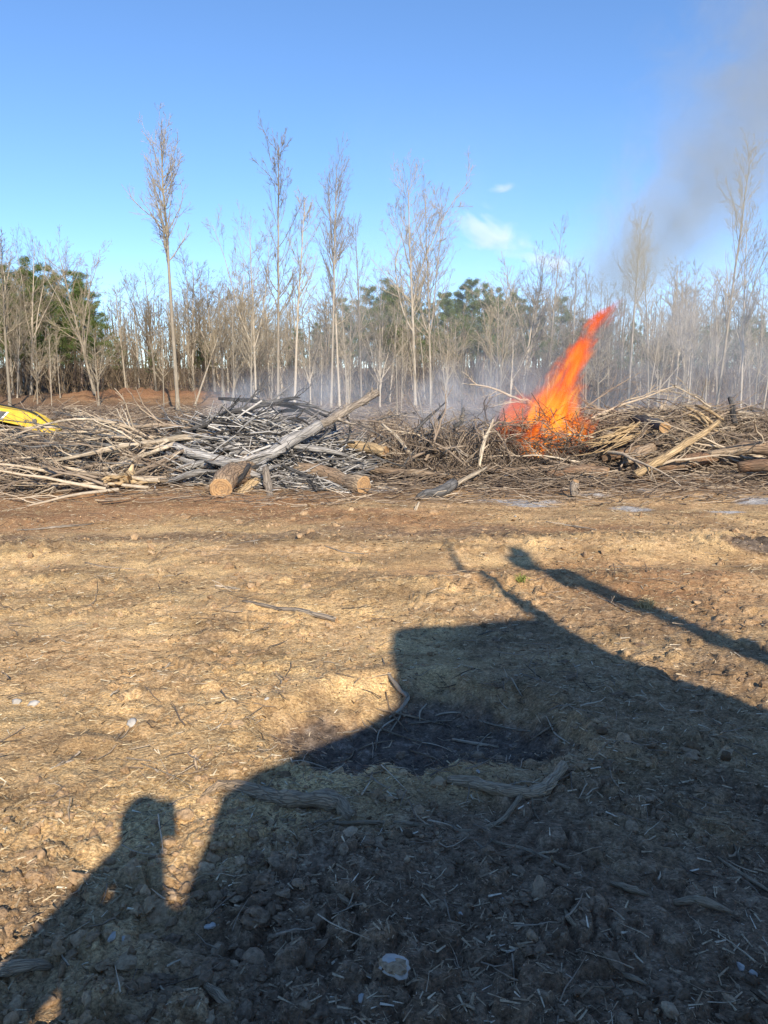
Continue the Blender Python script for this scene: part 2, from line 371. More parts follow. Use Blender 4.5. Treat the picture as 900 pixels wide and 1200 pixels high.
# ------------------------------------------------------------------ ground sheet
def build_ground():
    fine = np.linspace(R(-37), R(37), 620); rest = np.linspace(R(37), R(323), 70)[1:-1]
    A = np.concatenate([fine, rest]); nA = len(A)
    rr = np.concatenate([[.02, .3, .6, .8], np.exp(np.linspace(math.log(.95), math.log(24), 520)), np.exp(np.linspace(math.log(24.6), math.log(1500), 80))])
    nR = len(rr)
    X = rr[:, None] * np.sin(A)[None]; Y = rr[:, None] * np.cos(A)[None]
    x, y = X.ravel(), Y.ravel(); z = H(x, y)
    i = np.arange(nR - 1)[:, None] * nA; j = np.arange(nA)[None]; j2 = (j + 1) % nA
    Q = np.stack([i + j, i + nA + j, i + nA + j2, i + j2], -1).reshape(-1, 4)
    n1, n2, pit, wet, churn, char = masks(x, y)
    ash = np.zeros_like(x)
    for px, py, rx, ry in ((438, 574, .55, .12), (600, 588, .75, .10), (620, 592, .4, .06), (742, 597, .35, .07), (700, 580, .3, .05), (890, 588, .35, .10), (755, 575, .3, .08), (300, 540, 1.0, .5), (360, 560, .6, .3), (480, 560, .5, .2), (850, 600, .25, .06)):
        g = gnd(px, py) if py > 555 else at(px, py, 12.6)
        ash = np.maximum(ash, blob(x, y, g[0], g[1], rx, ry * 3))
    ash = sstep(.35, .75, ash + (n2 - .5) * .9) * .9
    straw = sstep(.25, .6, fbm(x * .7, y * 1.1, 4, 131) + .08) * sstep(10.6, 9.2, y)
    clay = sstep(.42, .68, .55 * blob(x, y, -3, 9.6, 4, 1.2) + .3 * blob(x, y, 4, 7.0, 4, 2.5) + fbm(x * .5, y * 1.2, 4, 151) * .55) * .75
    clay = np.maximum(clay, sstep(.25, .6, blob(x, y, -13.5, 45.5, 7, 3.6)) * 1.0)
    litter = sstep(10.5, 12, y + (n1 - .5) * 3) * (1 - clay)
    g = gnd(872, 634); wet = np.maximum(wet, sstep(.35, .6, blob(x, y, g[0] + .3, g[1], .60, .30)) * .9); char = np.maximum(char, .8 * sstep(.35, .6, blob(x, y, g[0] + .35, g[1], .55, .26)))  # dark ellipse: a cast shadow painted into the soil colour
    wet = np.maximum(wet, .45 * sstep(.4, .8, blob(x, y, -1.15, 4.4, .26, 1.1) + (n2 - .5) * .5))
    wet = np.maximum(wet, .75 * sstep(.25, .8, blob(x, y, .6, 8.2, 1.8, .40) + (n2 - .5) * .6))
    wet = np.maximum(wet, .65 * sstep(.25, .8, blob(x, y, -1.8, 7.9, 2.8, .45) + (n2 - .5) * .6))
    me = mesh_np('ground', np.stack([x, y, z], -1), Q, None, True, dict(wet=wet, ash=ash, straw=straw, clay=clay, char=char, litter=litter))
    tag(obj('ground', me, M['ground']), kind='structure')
build_ground()

# ------------------------------------------------------------------ litter and clods on the soil
def polar(n, r0, r1, a=R(40), lin=0.0):
    r = np.exp(rng.uniform(math.log(r0), math.log(r1), n)); t = rng.uniform(-a, a, n)
    return r * np.sin(t), r * np.cos(t), r
def wetness(x, y):
    n1, n2, pit, wet, churn, char = masks(x, y); return wet, churn, pit
def scatter_chips(name, n, dark, label, r0=1.3, r1=11.5, big=1.0):
    x, y, r = polar(int(n * 2.6), r0, r1)
    wet, churn, pit = wetness(x, y)
    clump = fbm(x * 1.6, y * 1.6, 3, 201)
    keep = (rng.random(len(x)) < (wet if dark else 1 - wet)) & (rng.random(len(x)) < sstep(.3, .62, clump) + .2)
    x, y, r = x[keep][:n], y[keep][:n], r[keep][:n]; n = len(x)
    L = (.004 + .020 * rng.random(n) ** 6) * (.7 + .13 * r) * big; W = np.minimum(L * (.07 + .20 * rng.random(n) ** 2), .004)
    a = rng.normal(0.4, 1.1, n); tilt = rng.normal(0, .16, n)
    d = np.stack([np.cos(a) * np.cos(tilt), np.sin(a) * np.cos(tilt), np.sin(tilt)], -1)
    c = np.stack([x, y, H(x, y) + W * .7], -1)
    bend = norm(np.cross(d, np.array([[0, 0, 1.]]))) * (L * rng.normal(0, .16, n))[:, None]
    P = np.stack([c - d * L[:, None] + bend, c + d * L[:, None]], 1)
    Rr = np.stack([W, W * .5], 1)
    V, Q = tubes(P, Rr, 3)
    tone = np.repeat(np.clip(rng.normal(.47, .25, n), 0, 1), 6)
    me = mesh_np(name, V, Q, None, False, dict(tone=tone, wet=np.repeat(masks(x, y)[3], 6)))
    tag(obj(name, me, M['litter']), label, 'wood chips', kind='stuff')
scatter_chips('straw_and_wood_chips', 95000, False, 'pale shredded wood chips strewn over the dry tan soil')
scatter_chips('damp_wood_chips', 24000, True, 'small grey chips and bark bits on the dark damp soil', 1.2, 5, 1.25)

def ico(sub):
    bm = bmesh.new(); bmesh.ops.create_icosphere(bm, subdivisions=sub, radius=1); bm.verts.ensure_lookup_table()
    V = np.array([v.co[:] for v in bm.verts]); F = np.array([[v.index for v in f.verts] for f in bm.faces]); bm.free(); return V, F
IV1, IF1 = ico(1); IV2, IF2 = ico(2); IV3, IF3 = ico(3)
def clod_shape(V, seed, rough=.9):
    r = np.random.default_rng(seed)
    out = np.ones(len(V))
    for k in range(7):                    # planes knocked off
        nrm = norm(r.normal(size=3)[None])[0]; dcut = r.uniform(.45, .85)
        pr = V @ nrm; out = np.where(pr * out > dcut, dcut / np.maximum(pr, 1e-3), out)
    W = V * out[:, None]
    W += V * (rough * .35 * (fbm(V[:, 0] * 2.4 + seed, V[:, 1] * 2.2 + V[:, 2] * 2.9, 4, seed, .7) - .5))[:, None] * 2
    W += V * ((fbm(V[:, 0] * 5.5 + V[:, 2] * 3, V[:, 1] * 5.5 - seed + V[:, 2] * 4, 3, seed + 3, .7) - .5) * .42)[:, None]
    return W
def scatter_clods(name, n, dark, label, r0, r1, smin, smax, mesh=(IV2, IF2), churned=True):
    x, y, r = polar(n * 4, r0, r1)
    wet, churn, pit = wetness(x, y)
    cl = sstep(.42, .62, fbm(x * 2.2, y * 2.2, 3, 301 + n))
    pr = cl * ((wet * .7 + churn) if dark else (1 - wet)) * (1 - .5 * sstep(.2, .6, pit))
    keep = rng.random(len(x)) < pr
    x, y, r = x[keep][:n], y[keep][:n], r[keep][:n]; n = len(x)
    s = (smin + (smax - smin) * rng.random(n) ** 3) * (.6 + .22 * r)
    mb = MB(); bases = [clod_shape(mesh[0], 40 + k) for k in range(10)]; wt = []
    z = H(x, y); wv = masks(x, y)[3]
    for k in range(10):
        ids = np.arange(k, n, 10)
        if not len(ids): continue
        Vb = bases[k]
        an = rng.uniform(0, 6.28, len(ids)); ca, sa = np.cos(an), np.sin(an)
        ss = s[ids, None] * rng.uniform(.55, 1.5, (len(ids), 3)); ss[:, 2] *= .7
        P = Vb[None] * ss[:, None, :]
        tl = rng.normal(0, .5, len(ids)); P = np.stack([P[..., 0], P[..., 1] * np.cos(tl)[:, None] - P[..., 2] * np.sin(tl)[:, None], P[..., 1] * np.sin(tl)[:, None] + P[..., 2] * np.cos(tl)[:, None]], -1)
        Xr = P[..., 0] * ca[:, None] - P[..., 1] * sa[:, None]; Yr = P[..., 0] * sa[:, None] + P[..., 1] * ca[:, None]
        W = np.stack([Xr + x[ids, None], Yr + y[ids, None], P[..., 2] + (z[ids] + ss[:, 2] * .12)[:, None]], -1)
        T = (mesh[1][None] + (np.arange(len(ids)) * len(Vb))[:, None, None]).reshape(-1, 3)
        mb.add(W.reshape(-1, 3), None, T, np.repeat(np.clip(rng.normal(.5, .25, len(ids)), 0, 1), len(Vb)))
        wt.append(np.repeat(wv[ids], len(Vb)))
    me = mesh_np(name, np.vstack(mb.V), None, np.vstack(mb.T), False, dict(tone=np.concatenate(mb.A), wet=np.concatenate(wt)))
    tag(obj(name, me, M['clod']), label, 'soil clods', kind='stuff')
scatter_clods('damp_soil_clods', 1500, True, 'crumbled dark soil clods churned up in the shaded foreground', 1.3, 3.6, .006, .030)
scatter_clods('damp_soil_crumbs', 5000, True, 'fine dark soil crumbs between the larger clods', 1.3, 4.2, .003, .010, (IV1, IF1))
scatter_clods('dry_soil_crumbs', 5000, False, 'fine tan soil crumbs over the sunlit bare ground', 1.6, 10, .002, .010, (IV1, IF1))
scatter_clods('dry_soil_clods', 800, False, 'flattened tan soil clods lying on the sunlit bare ground', 1.8, 10, .006, .022)

# ------------------------------------------------------------------ trees
def kids(P, Rr, m, t0, t1, ang, lf, up, K, g, rfac=.55, rmin=.004, taper=.25, jitter=.12, lpow=.6, angsd=.18):
    N, Kp, _ = P.shape
    t = np.sort(g.uniform(t0, t1, (N, m)), 1); ti = t * (Kp - 1); i = np.minimum(ti.astype(int), Kp - 2); f = (ti - i)[..., None]
    n = np.arange(N)[:, None]
    p0 = P[n, i] * (1 - f) + P[n, i + 1] * f; tan = norm(P[n, i + 1] - P[n, i])
    r0 = Rr[n, i] * (1 - f[..., 0]) + Rr[n, i + 1] * f[..., 0]
    plen = np.linalg.norm(np.diff(P, axis=1), axis=2).sum(1)[:, None]
    perp = norm(np.cross(tan, g.normal(size=tan.shape)))
    a = (ang + g.normal(0, angsd, (N, m)))[..., None]
    d = tan * np.cos(a) + perp * np.sin(a)
    L = lf * plen * (1 - t * lpow) * g.uniform(.6, 1.25, (N, m))
    M_ = N * m; p = p0.reshape(M_, 3); d = d.reshape(M_, 3); L = L.reshape(M_)
    pts = [p]
    for k in range(K - 1):
        d = norm(d + np.array([[0, 0, up / K]]) + g.normal(0, jitter, d.shape)); p = p + d * (L / (K - 1))[:, None]; pts.append(p)
    rb = np.maximum(r0.reshape(M_) * rfac, rmin)
    Rn = rb[:, None] * np.linspace(1, taper, K)[None]
    return np.stack(pts, 1), np.maximum(Rn, rmin * .8)
def bare_tree_meshes(seed, height, r0, style):
    g = np.random.default_rng(seed)
    K = 16
    z = np.linspace(0, height, K); lean = g.normal(0, .02, 2)
    wob = np.cumsum(g.normal(0, .022 * height / 10, (K, 2)), 0) * np.linspace(0, 1, K)[:, None]
    P = np.stack([wob[:, 0] + lean[0] * z, wob[:, 1] + lean[1] * z, z], -1)[None]
    Rr = (r0 * (1 - np.linspace(0, 1, K)) ** .75 + .012)[None]; Rr[0, 0] *= 1.35
    st = dict(slender=(38, .36, .98, .75, .29, .75, 8, 5), spread=(30, .30, .95, .95, .42, .5, 9, 4), sapling=(24, .30, .98, .65, .26, .6, 6, 3),
              tall=(54, .52, .99, .88, .285, 1.1, 9, 5), twin=(34, .33, .97, .8, .36, .8, 9, 5))[style]
    n1, t0, t1, ang, lf, up, n2, n3 = st
    tr = MB(); tr.add(*tubes(P, Rr, 8, .04))
    if style in ('twin', 'spread'):
        Pb, Rb = kids(P, Rr, 2 if style == 'twin' else 4, .15, .5, .38, .75, .5, 12, g, .75, .02, .2, .07)
        tr.add(*tubes(Pb, Rb, 7))
    P1, R1 = kids(P, Rr, n1, t0, t1, ang, lf, up, 7, g, .45, .010, .35, .10, .55)
    if style in ('twin', 'spread'):
        Pc, Rc = kids(Pb, Rb, n1 // 3 + 4, .25, 1, ang, .36, up, 7, g, .5, .009, .35, .1, .5)
        P1 = np.concatenate([P1, Pc]); R1 = np.concatenate([R1, Rc])
    P2, R2 = kids(P1, R1, n2, .2, 1, .65, .42, .35, 5, g, .55, .0065, .5, .13)
    P3, R3 = kids(P2, R2, n3, .2, 1, .6, .5, .25, 4, g, .65, .0048, .7, .13)
    cr = MB(); cr.add(*tubes(P1, R1, 4)); cr.add(*tubes(P2, R2, 3)); cr.add(*tubes(P3, R3, 3))
    return tr.mesh('trunk'), cr.mesh('crown')
KINDS = {}
for kind, n, hgt, r in (('slender', 3, 10, .07), ('spread', 3, 10, .10), ('sapling', 3, 8, .042), ('tall', 2, 14, .115), ('twin', 2, 12, .08)):
    KINDS[kind] = []
    for q in range(n):
        a, b = bare_tree_meshes(100 * len(kind) + q * 7 + 3, hgt, r, kind); a.materials.append(M['trunk']); b.materials.append(M['twig'])
        KINDS[kind].append((a, b, hgt))
LABEL = {'slender': 'slender bare tree with ascending grey twigs in the wood behind the brush piles',
         'spread': 'bare tree with a broad forking grey crown in the wood behind the brush piles',
         'sapling': 'thin pale bare sapling in the wood behind the brush piles',
         'tall': 'tall straight bare tree with a high narrow crown in the wood edge',
         'twin': 'bare tree with several rising stems in the wood behind the brush piles'}
def put_tree(kind, x, y, height, label=None, group=None, q=None, rz=None, lean=(0, 0), wide=1.0, name='bare_tree'):
    lst = KINDS[kind]; a, b, h0 = lst[q % len(lst) if q is not None else random.randrange(len(lst))]
    e = obj(name, None, loc=(x, y, hz(x, y) - .05), rot=(lean[1], lean[0], random.uniform(0, 6.28) if rz is None else rz))
    s = height / h0; e.scale = (s * wide, s * wide, s)
    obj('trunk', a, parent=e); obj('crown', b, parent=e)
    tag(e, label or LABEL[kind], 'tree', group or 'bare trees of the wood behind the brush piles' )
    return e
def tree_px(kind, bx, topx, topy, Y, label=None, group=None, **kw):
    """trunk seen at pixel column bx, tip at (topx, topy), standing Y metres out"""
    x = at(bx, 480, Y)[0]; tip = at(topx, topy, Y); h = tip[2] - hz(x, Y)
    lean = math.atan2(tip[0] - x, h)
    return put_tree(kind, x, Y, h, label, group or 'named trees', lean=(lean, 0), **kw)
tree_px('tall', 209, 203, 143, 34, 'tallest lone bare tree, white straight trunk and high narrow crown behind the charred heap', 'trees that rise above the wood', q=0, wide=.9)
tree_px('slender', 326, 328, 168, 37, 'tall crooked bare tree with a thin wispy top beside bushier trees', 'trees that rise above the wood', q=1, wide=.75)
tree_px('twin', 300, 292, 258, 36, 'bushy many-stemmed bare tree beside the tall crooked one', 'trees that rise above the wood', q=0, wide=.9)
tree_px('tall', 388, 396, 190, 40, 'tall bare tree with dark paired trunk and narrow pale top', 'trees that rise above the wood', q=1, wide=.6)
tree_px('slender', 398, 402, 215, 41, 'thinner companion close against the tall dark paired trunk', 'trees that rise above the wood', q=0, wide=.7)
tree_px('slender', 424, 430, 258, 41, 'mid height bare tree with pale wispy crown beside the paired trunks', 'trees that rise above the wood', q=2, wide=.7)
tree_px('twin', 487, 478, 212, 38, 'broad many-stemmed bare tree with fan shaped crown above the small white cloud side', 'trees that rise above the wood', q=1, wide=1.0)
tree_px('twin', 505, 512, 225, 39, 'second fan crowned bare tree crowding the broad many-stemmed one', 'trees that rise above the wood', q=0, wide=.8)
tree_px('slender', 640, 656, 265, 46, 'narrow bare tree with a pointed tip in the cluster behind the flame', 'trees that rise above the wood', q=0, wide=.6)
tree_px('spread', 612, 600, 300, 48, 'rounded bare tree in the cluster behind the flame', 'trees that rise above the wood', q=0, wide=.7)
tree_px('slender', 668, 676, 312, 50, 'low rounded bare tree right behind the flame tip', 'trees that rise above the wood', q=1)
tree_px('tall', 736, 750, 250, 40, 'bare tree half veiled by the drifting smoke', 'trees that rise above the wood', q=0, wide=.8)
tree_px('slender', 760, 785, 285, 42, 'leaning bare tree beside the smoke veiled one', 'trees that rise above the wood', q=2, wide=.8)
tree_px('slender', 838, 892, 185, 26, 'near dark leaning bare tree with thin ladder of twigs above the unburnt heap', 'trees that rise above the wood', q=1, wide=.75)
tree_px('sapling', 826, 832, 325, 30, 'small bare sapling beside the dark leaning tree', 'trees that rise above the wood', q=0)
tree_px('sapling', 884, 896, 330, 25, 'thin pale curved sapling with white bark beyond the big tan log', 'trees that rise above the wood', q=2)
tree_px('spread', 112, 130, 286, 44, 'broad oak-like bare tree with a domed crown beside the green pines', 'trees that rise above the wood', q=1, wide=.85)
tree_px('twin', 868, 878, 255, 33, 'branchy bare tree crowding the dark leaning one', 'trees that rise above the wood', q=1, wide=.8)
tree_px('slender', 902, 905, 215, 31, 'tall bare tree beyond the pale curved sapling', 'trees that rise above the wood', q=0, wide=1.0)
tree_px('spread', 800, 812, 318, 44, 'rounded bare tree between the smoke veiled tree and dark leaning one', 'trees that rise above the wood', q=1, wide=.8)
tree_px('spread', 700, 706, 330, 52, 'rounded bare tree hidden partly by the flame tip', 'trees that rise above the wood', q=2, wide=.8)
tree_px('slender', 345, 352, 232, 40, 'slim bare tree close beside the tall crooked one', 'trees that rise above the wood', q=2, wide=.9)
tree_px('tall', -38, -30, 185, 34, 'tall bare tree at the clearing edge whose crown tops the pines', 'trees that rise above the wood', q=1)
tree_px('slender', 12, 8, 275, 38, 'bare tree with pale trunk in front of the pines', 'trees that rise above the wood', q=2, wide=1.2)
tree_px('spread', 38, 40, 280, 46, 'reddish twigged bare tree standing among the pines', 'trees that rise above the wood', q=2, wide=.7)
tree_px('spread', 268, 268, 330, 50, 'domed bare tree behind the charred heap', 'trees that rise above the wood', q=0, wide=.8)
# rows of the wood
def woodland():
    n = 0
    spots = []
    for tries in range(4000):
        Y = 40 + 38 * random.random() ** 1.3; px = random.uniform(-90, 990); x = at(px, 460, Y)[0]
        if any((x - a) ** 2 + (Y - b) ** 2 < 1.3 ** 2 for a, b in spots): continue
        if -18 < x < -9.5 and 41 < Y < 47: continue
        spots.append((x, Y)); n += 1
        top = 352 + 20 * math.sin(px * .021) + random.uniform(-34, 62) - (14 if 560 < px < 700 else 0) + (25 if Y < 46 else 0)
        if px < 70: top -= 25
        tip = at(px, top, Y); h = max(4.0, tip[2] - hz(x, Y))
        kind = random.choices(['slender', 'spread', 'sapling', 'twin'], [.36, .28, .20, .16])[0]
        if kind == 'sapling': h *= .75
        put_tree(kind, x, Y, h, lean=(random.gauss(0, .04 if random.random() < .85 else .22), random.gauss(0, .03)), wide=random.uniform(.75, 1.5), group={'slender': 'slender bare trees of the wood', 'spread': 'broad crowned bare trees of the wood', 'sapling': 'thin saplings of the wood', 'twin': 'many-stemmed bare trees of the wood'}[kind])
        if n >= 195: break
woodland()
for k in range(26):            # thin saplings left standing on the cleared ground
    px = random.uniform(0, 900); Y = random.uniform(21, 38); x = at(px, 470, Y)[0]
    h = random.uniform(2.2, 5.5)
    put_tree('sapling', x, Y, h, 'thin bare sapling left standing on the cleared ground', 'saplings on the cleared ground', lean=(random.gauss(0, .12), random.gauss(0, .1)), wide=.8)
# pines
def pine_meshes(seed, h=11):
    g = np.random.default_rng(seed)
    K = 10; z = np.linspace(0, h, K); w = np.cumsum(g.normal(0, .05, (K, 2)), 0)
    P = np.stack([w[:, 0], w[:, 1], z], -1)[None]; Rr = (.13 * (1 - np.linspace(0, 1, K) * .92))[None]
    tr = MB(); tr.add(*tubes(P, Rr, 8, .05))
    P1, R1 = kids(P, Rr, 60, .30, .99, 1.25, .24, .35, 6, g, .35, .012, .3, .08, .72)
    P2, R2 = kids(P1, R1, 4, .3, 1, .7, .38, .3, 4, g, .5, .008, .5, .1, .4)
    lb = MB(); lb.add(*tubes(P1, R1, 4)); lb.add(*tubes(P2, R2, 3))
    tips = np.concatenate([P2[:, 1:].reshape(-1, 3), P1[:, 3:].reshape(-1, 3)])
    tips = tips[g.random(len(tips)) < .95]
    nb = 26; n = len(tips)
    c = np.repeat(tips, nb, 0) + g.normal(0, .12, (n * nb, 3))
    d = norm(g.normal(size=(n * nb, 3)) + np.array([[0, 0, .5]])); L = g.uniform(.10, .22, n * nb)[:, None]
    s = norm(np.cross(d, g.normal(size=d.shape))) * .016
    V = np.stack([c - s, c + s, c + d * L], 1).reshape(-1, 3); T = np.arange(len(V)).reshape(-1, 3)
    tone = np.repeat(np.repeat(np.clip(g.normal(.5, .22, n), 0, 1), nb), 3)
    cr = mesh_np('crown', V, None, T, False, dict(tone=tone))
    return tr.mesh('trunk'), lb.mesh('limbs'), cr
PINES = []
for q in range(3):
    a, b, c = pine_meshes(900 + q); a.materials.append(M['pine_bark']); b.materials.append(M['pine_bark']); c.materials.append(M['needle']); PINES.append((a, b, c))
def put_pine(px, topy, Y, label, group, wide=1.0):
    x = at(px, 460, Y)[0]; h = at(px, topy, Y)[2] - hz(x, Y)
    e = obj('pine_tree', None, loc=(x, Y, hz(x, Y) - .05), rot=(random.gauss(0, .03), random.gauss(0, .03), random.uniform(0, 6.28)))
    s = h / 11; e.scale = (s * wide, s * wide, s)
    a, b, c = random.choice(PINES); obj('trunk', a, parent=e); obj('limbs', b, parent=e); obj('crown', c, parent=e)
    tag(e, label, 'tree', group)
for px, ty, Y in ((30, 318, 52), (52, 305, 54), (70, 312, 56), (88, 318, 53), (104, 322, 57), (14, 315, 55), (60, 330, 50), (0, 322, 57), (24, 345, 49), (96, 350, 50), (78, 340, 60), (118, 345, 58), (-20, 320, 52), (-60, 330, 54), (40, 360, 58)):
    put_pine(px, ty, Y, 'dark green pine in the clump beside the broad oak-like bare tree', 'pines beside the oak-like tree', 1.1)
for px, ty, Y in ((405, 350, 58), (462, 338, 57), (488, 352, 57), (525, 342, 57), (566, 336, 57), (600, 345, 58), (626, 352, 60), (648, 350, 66), (432, 338, 66), (452, 330, 68), (470, 342, 64), (516, 345, 66), (538, 334, 67), (556, 330, 65), (574, 340, 69), (590, 350, 66), (420, 352, 70), (500, 355, 70), (612, 352, 72), (545, 362, 62), (440, 365, 62), (580, 368, 63)):
    put_pine(px, ty, Y, 'mid green pine standing behind the bare trees and thin blue smoke', 'pines behind the smoke', 1.15)
for px, ty, Y in ((240, 392, 64), (320, 388, 66), (375, 380, 64), (680, 375, 62), (745, 380, 60), (785, 385, 62), (820, 382, 60), (872, 372, 60), (905, 370, 60), (140, 395, 66), (690, 385, 66), (705, 370, 70), (728, 392, 64), (800, 378, 66), (840, 372, 68), (862, 385, 63), (885, 370, 66), (920, 378, 66), (765, 395, 68), (660, 390, 70), (350, 385, 66), (285, 400, 66), (180, 410, 68)):
    put_pine(px, ty, Y, 'low dark pine deep in the smoky wood', 'low pines deep in the wood', 1.3)
# undergrowth and far woods read as one mass
def undergrowth():
    n = 5200
    Y = rng.uniform(42, 92, n); px = rng.uniform(-150, 1050, n); x = (px - 450) / F_PX * Y / CP
    keep = ~((x > -18.5) & (x < -9) & (Y < 49)); x, Y = x[keep], Y[keep]; n = len(x)
    z = H(x, Y); L = rng.uniform(.6, 3.6, n) ** 1.05
    d = norm(rng.normal(0, .38, (n, 3)) * np.array([[1, 1, .2]]) + np.array([[0, 0, 1.]]))
    p = np.stack([x, Y, z - .05], -1); P = np.stack([p, p + d * L[:, None] * .5, p + (d + rng.normal(0, .15, (n, 3))) * L[:, None]], 1)
    Rr = np.stack([.018 + .006 * L, .012 + .003 * L, np.full(n, .006)], 1)
    mb = MB(); tn = np.clip(rng.normal(.45, .25, n), 0, 1)
    V, Q = tubes(P, Rr, 3); mb.add(V, Q, None, np.repeat(tn, 9))
    P2, R2 = kids(P, Rr, 5, .25, 1, .75, .45, .2, 3, rng, .6, .007, .6)
    V, Q = tubes(P2, R2, 3); mb.add(V, Q, None, np.repeat(np.repeat(tn, 5), 9))
    tag(obj('undergrowth', mb.mesh('undergrowth', True, 'tone'), M['under']), 'tangle of bare brown undergrowth stems filling the wood', 'undergrowth', kind='stuff')
    # far wood
    n = 900
    Y = rng.uniform(85, 150, n); px = rng.uniform(-200, 1100, n); x = (px - 450) / F_PX * Y / CP; z = H(x, Y)
    top = CAM_H + Y * (440 - rng.uniform(352, 395, n)) / F_PX; L = np.maximum(top - z, 3)
    p = np.stack([x, Y, z], -1); d = norm(np.array([[0, 0, 1.]]) + rng.normal(0, .05, (n, 3)))
    P = np.stack([p + d * (L * t)[:, None] for t in (0, .33, .66, 1)], 1); Rr = np.stack([np.full(n, v) for v in (.12, .09, .06, .02)], 1)
    mb = MB(); tn = np.clip(rng.normal(.4, .22, n), 0, 1); V, Q = tubes(P, Rr, 4); mb.add(V, Q, None, np.repeat(tn, 16))
    P2, R2 = kids(P, Rr, 16, .2, 1, .7, .28, .5, 4, rng, .5, .022, .6); V, Q = tubes(P2, R2, 3); mb.add(V, Q, None, np.repeat(np.repeat(tn, 16), 12))
    tag(obj('far_wood', mb.mesh('far_wood', True, 'tone'), M['under']), 'far mass of bare woodland closing the view behind the nearer trees', 'woodland', kind='stuff')
undergrowth()

# ------------------------------------------------------------------ logs, limbs, brush heaps
def limb(name, label, pts, mat, cat='log', ends='', S=10, knots=.05, group=None, twigs=0, seed=1, wob=.0):
    """pts: (pixel x, pixel y, metres out, radius) control points along the piece"""
    C = np.array([[*at(p[0], p[1], p[2]), p[3]] for p in pts])
    L = np.linalg.norm(np.diff(C[:, :3], axis=0), axis=1).sum(); K = max(8, int(L / .12))
    PP = path(C, K); P = PP[:, :3]; rad = np.maximum(PP[:, 3], .004)
    if wob: P = P + np.cumsum(np.random.default_rng(seed).normal(0, wob, P.shape), 0) * np.sin(np.linspace(0, math.pi, K))[:, None]
    return lay(name, label, P, rad, mat, cat, ends, S, knots, group, twigs, seed)
def lay(name, label, P, rad, mat, cat, ends='', S=10, knots=.05, group=None, twigs=0, seed=1):
    o0 = P[0].copy(); P = P - o0; g = np.random.default_rng(seed + int(abs(o0[0]) * 977))
    kk = np.arange(len(P)); wv = sum(np.sin(kk[:, None] * f * g.uniform(.7, 1.3, 3) + g.uniform(0, 6, 3)) * a_ for f, a_ in ((.35, .35), (.9, .16), (2.1, .08)))
    P = P + wv * rad[:, None] * np.sin(np.linspace(0, math.pi, len(P)))[:, None] ** .5; rad = rad * (1 + .06 * np.sin(kk * 1.3 + g.uniform(0, 6)) + .05 * g.normal(size=len(rad)))
    mb = MB(); mb.tube(P, rad, S, knots, cap=True)
    me = mb.mesh(name); K = len(P); ar = np.r_[0, np.cumsum(np.linalg.norm(np.diff(P, axis=0), axis=1))]; an = np.arange(S) * 2 * math.pi / S; rm = float(np.mean(rad)) + .02
    G = np.concatenate([np.stack(np.broadcast_arrays(np.cos(an)[None] * rm, np.sin(an)[None] * rm, ar[:, None]), -1).reshape(-1, 3), [[0, 0, 0], [0, 0, ar[-1]]]]) + seed * 3.7 + 11 * float(abs(o0[0]) % 1)
    ga = me.attributes.new('grain', 'FLOAT_VECTOR', 'POINT'); ga.data.foreach_set('vector', G.astype(np.float32).ravel())
    o = obj(name, me, ML.get(mat.name, mat), loc=o0)
    if twigs:
        P1, R1 = kids(P[None], rad[None], twigs, .15, 1, .7, .3, .25, 6, g, .5, .006, .4, .14)
        P2, R2 = kids(P1, R1, 4, .2, 1, .6, .45, .15, 4, g, .6, .004, .5, .14)
        tb = MB(); tb.add(*tubes(P1, R1, 4)); tb.add(*tubes(P2, R2, 3)); obj('twigs', tb.mesh('twigs'), mat, o)['kind'] = 'stuff'
    for e in ends:
        i, j = (0, 1) if e == 'a' else (-1, -2)
        nrm = Vector(norm((P[i] - P[j])[None])[0]); r = rad[i] * 1.0
        an = np.linspace(0, 2 * math.pi, 18, endpoint=False); rr = r * (1 + .05 * g.normal(size=18))
        V = [(rr[q] * math.cos(an[q]), rr[q] * math.sin(an[q]), 0) for q in range(18)] + [(rr[q] * .93 * math.cos(an[q]), rr[q] * .93 * math.sin(an[q]), r * .05) for q in range(18)] + [(0, 0, r * .04)]
        Q = [(q, (q + 1) % 18, 18 + (q + 1) % 18, 18 + q) for q in range(18)]; T = [(18 + q, 18 + (q + 1) % 18, 36) for q in range(18)]
        obj('cut_end', mesh_np('cut_end', V, Q, T, False), M['cut'], o, loc=Vector(P[i]) + nrm * .004, rot=nrm.to_track_quat('Z', 'Y').to_euler())
    tag(o, label, cat, group); return o
LG = 'logs and limbs in the burn piles'
# left, half burnt heap
limb('log', 'thick sawn log with orange cut end jutting out of the charred heap', [(259, 573, 10.5, .165), (271, 561, 11.1, .17), (283, 549, 11.7, .18), (295, 541, 12.3, .165)], M['logbark'], ends='a', S=16, group=LG)
limb('log', 'slimmer debarked log lying against the thick sawn log', [(278, 588, 10.7, .085), (300, 566, 11.4, .09), (330, 552, 12.2, .08)], M['split'], ends='a', group=LG)
limb('tree_trunk', 'long ash white trunk slanting up out of the charred heap to a broken end', [(290, 543, 11.8, .085), (322, 526, 12.0, .10), (352, 511, 12.3, .09), (375, 497, 12.5, .075)], M['ashwood'], 'trunk', S=12, group=LG)
limb('tree_trunk', 'upper grey trunk piece rising to a pale broken tip above the charred heap', [(372, 499, 12.5, .075), (400, 483, 12.8, .065), (420, 473, 13.0, .07), (442, 460, 13.2, .065)], M['bark'], 'trunk', 'b', S=12, group=LG, twigs=5, seed=4)
limb('log', 'short dark upright log chunk in front of the charred heap', [(311, 548, 11.2, .05), (313, 570, 11.0, .06), (318, 590, 10.7, .055)], M['bark'], group=LG)
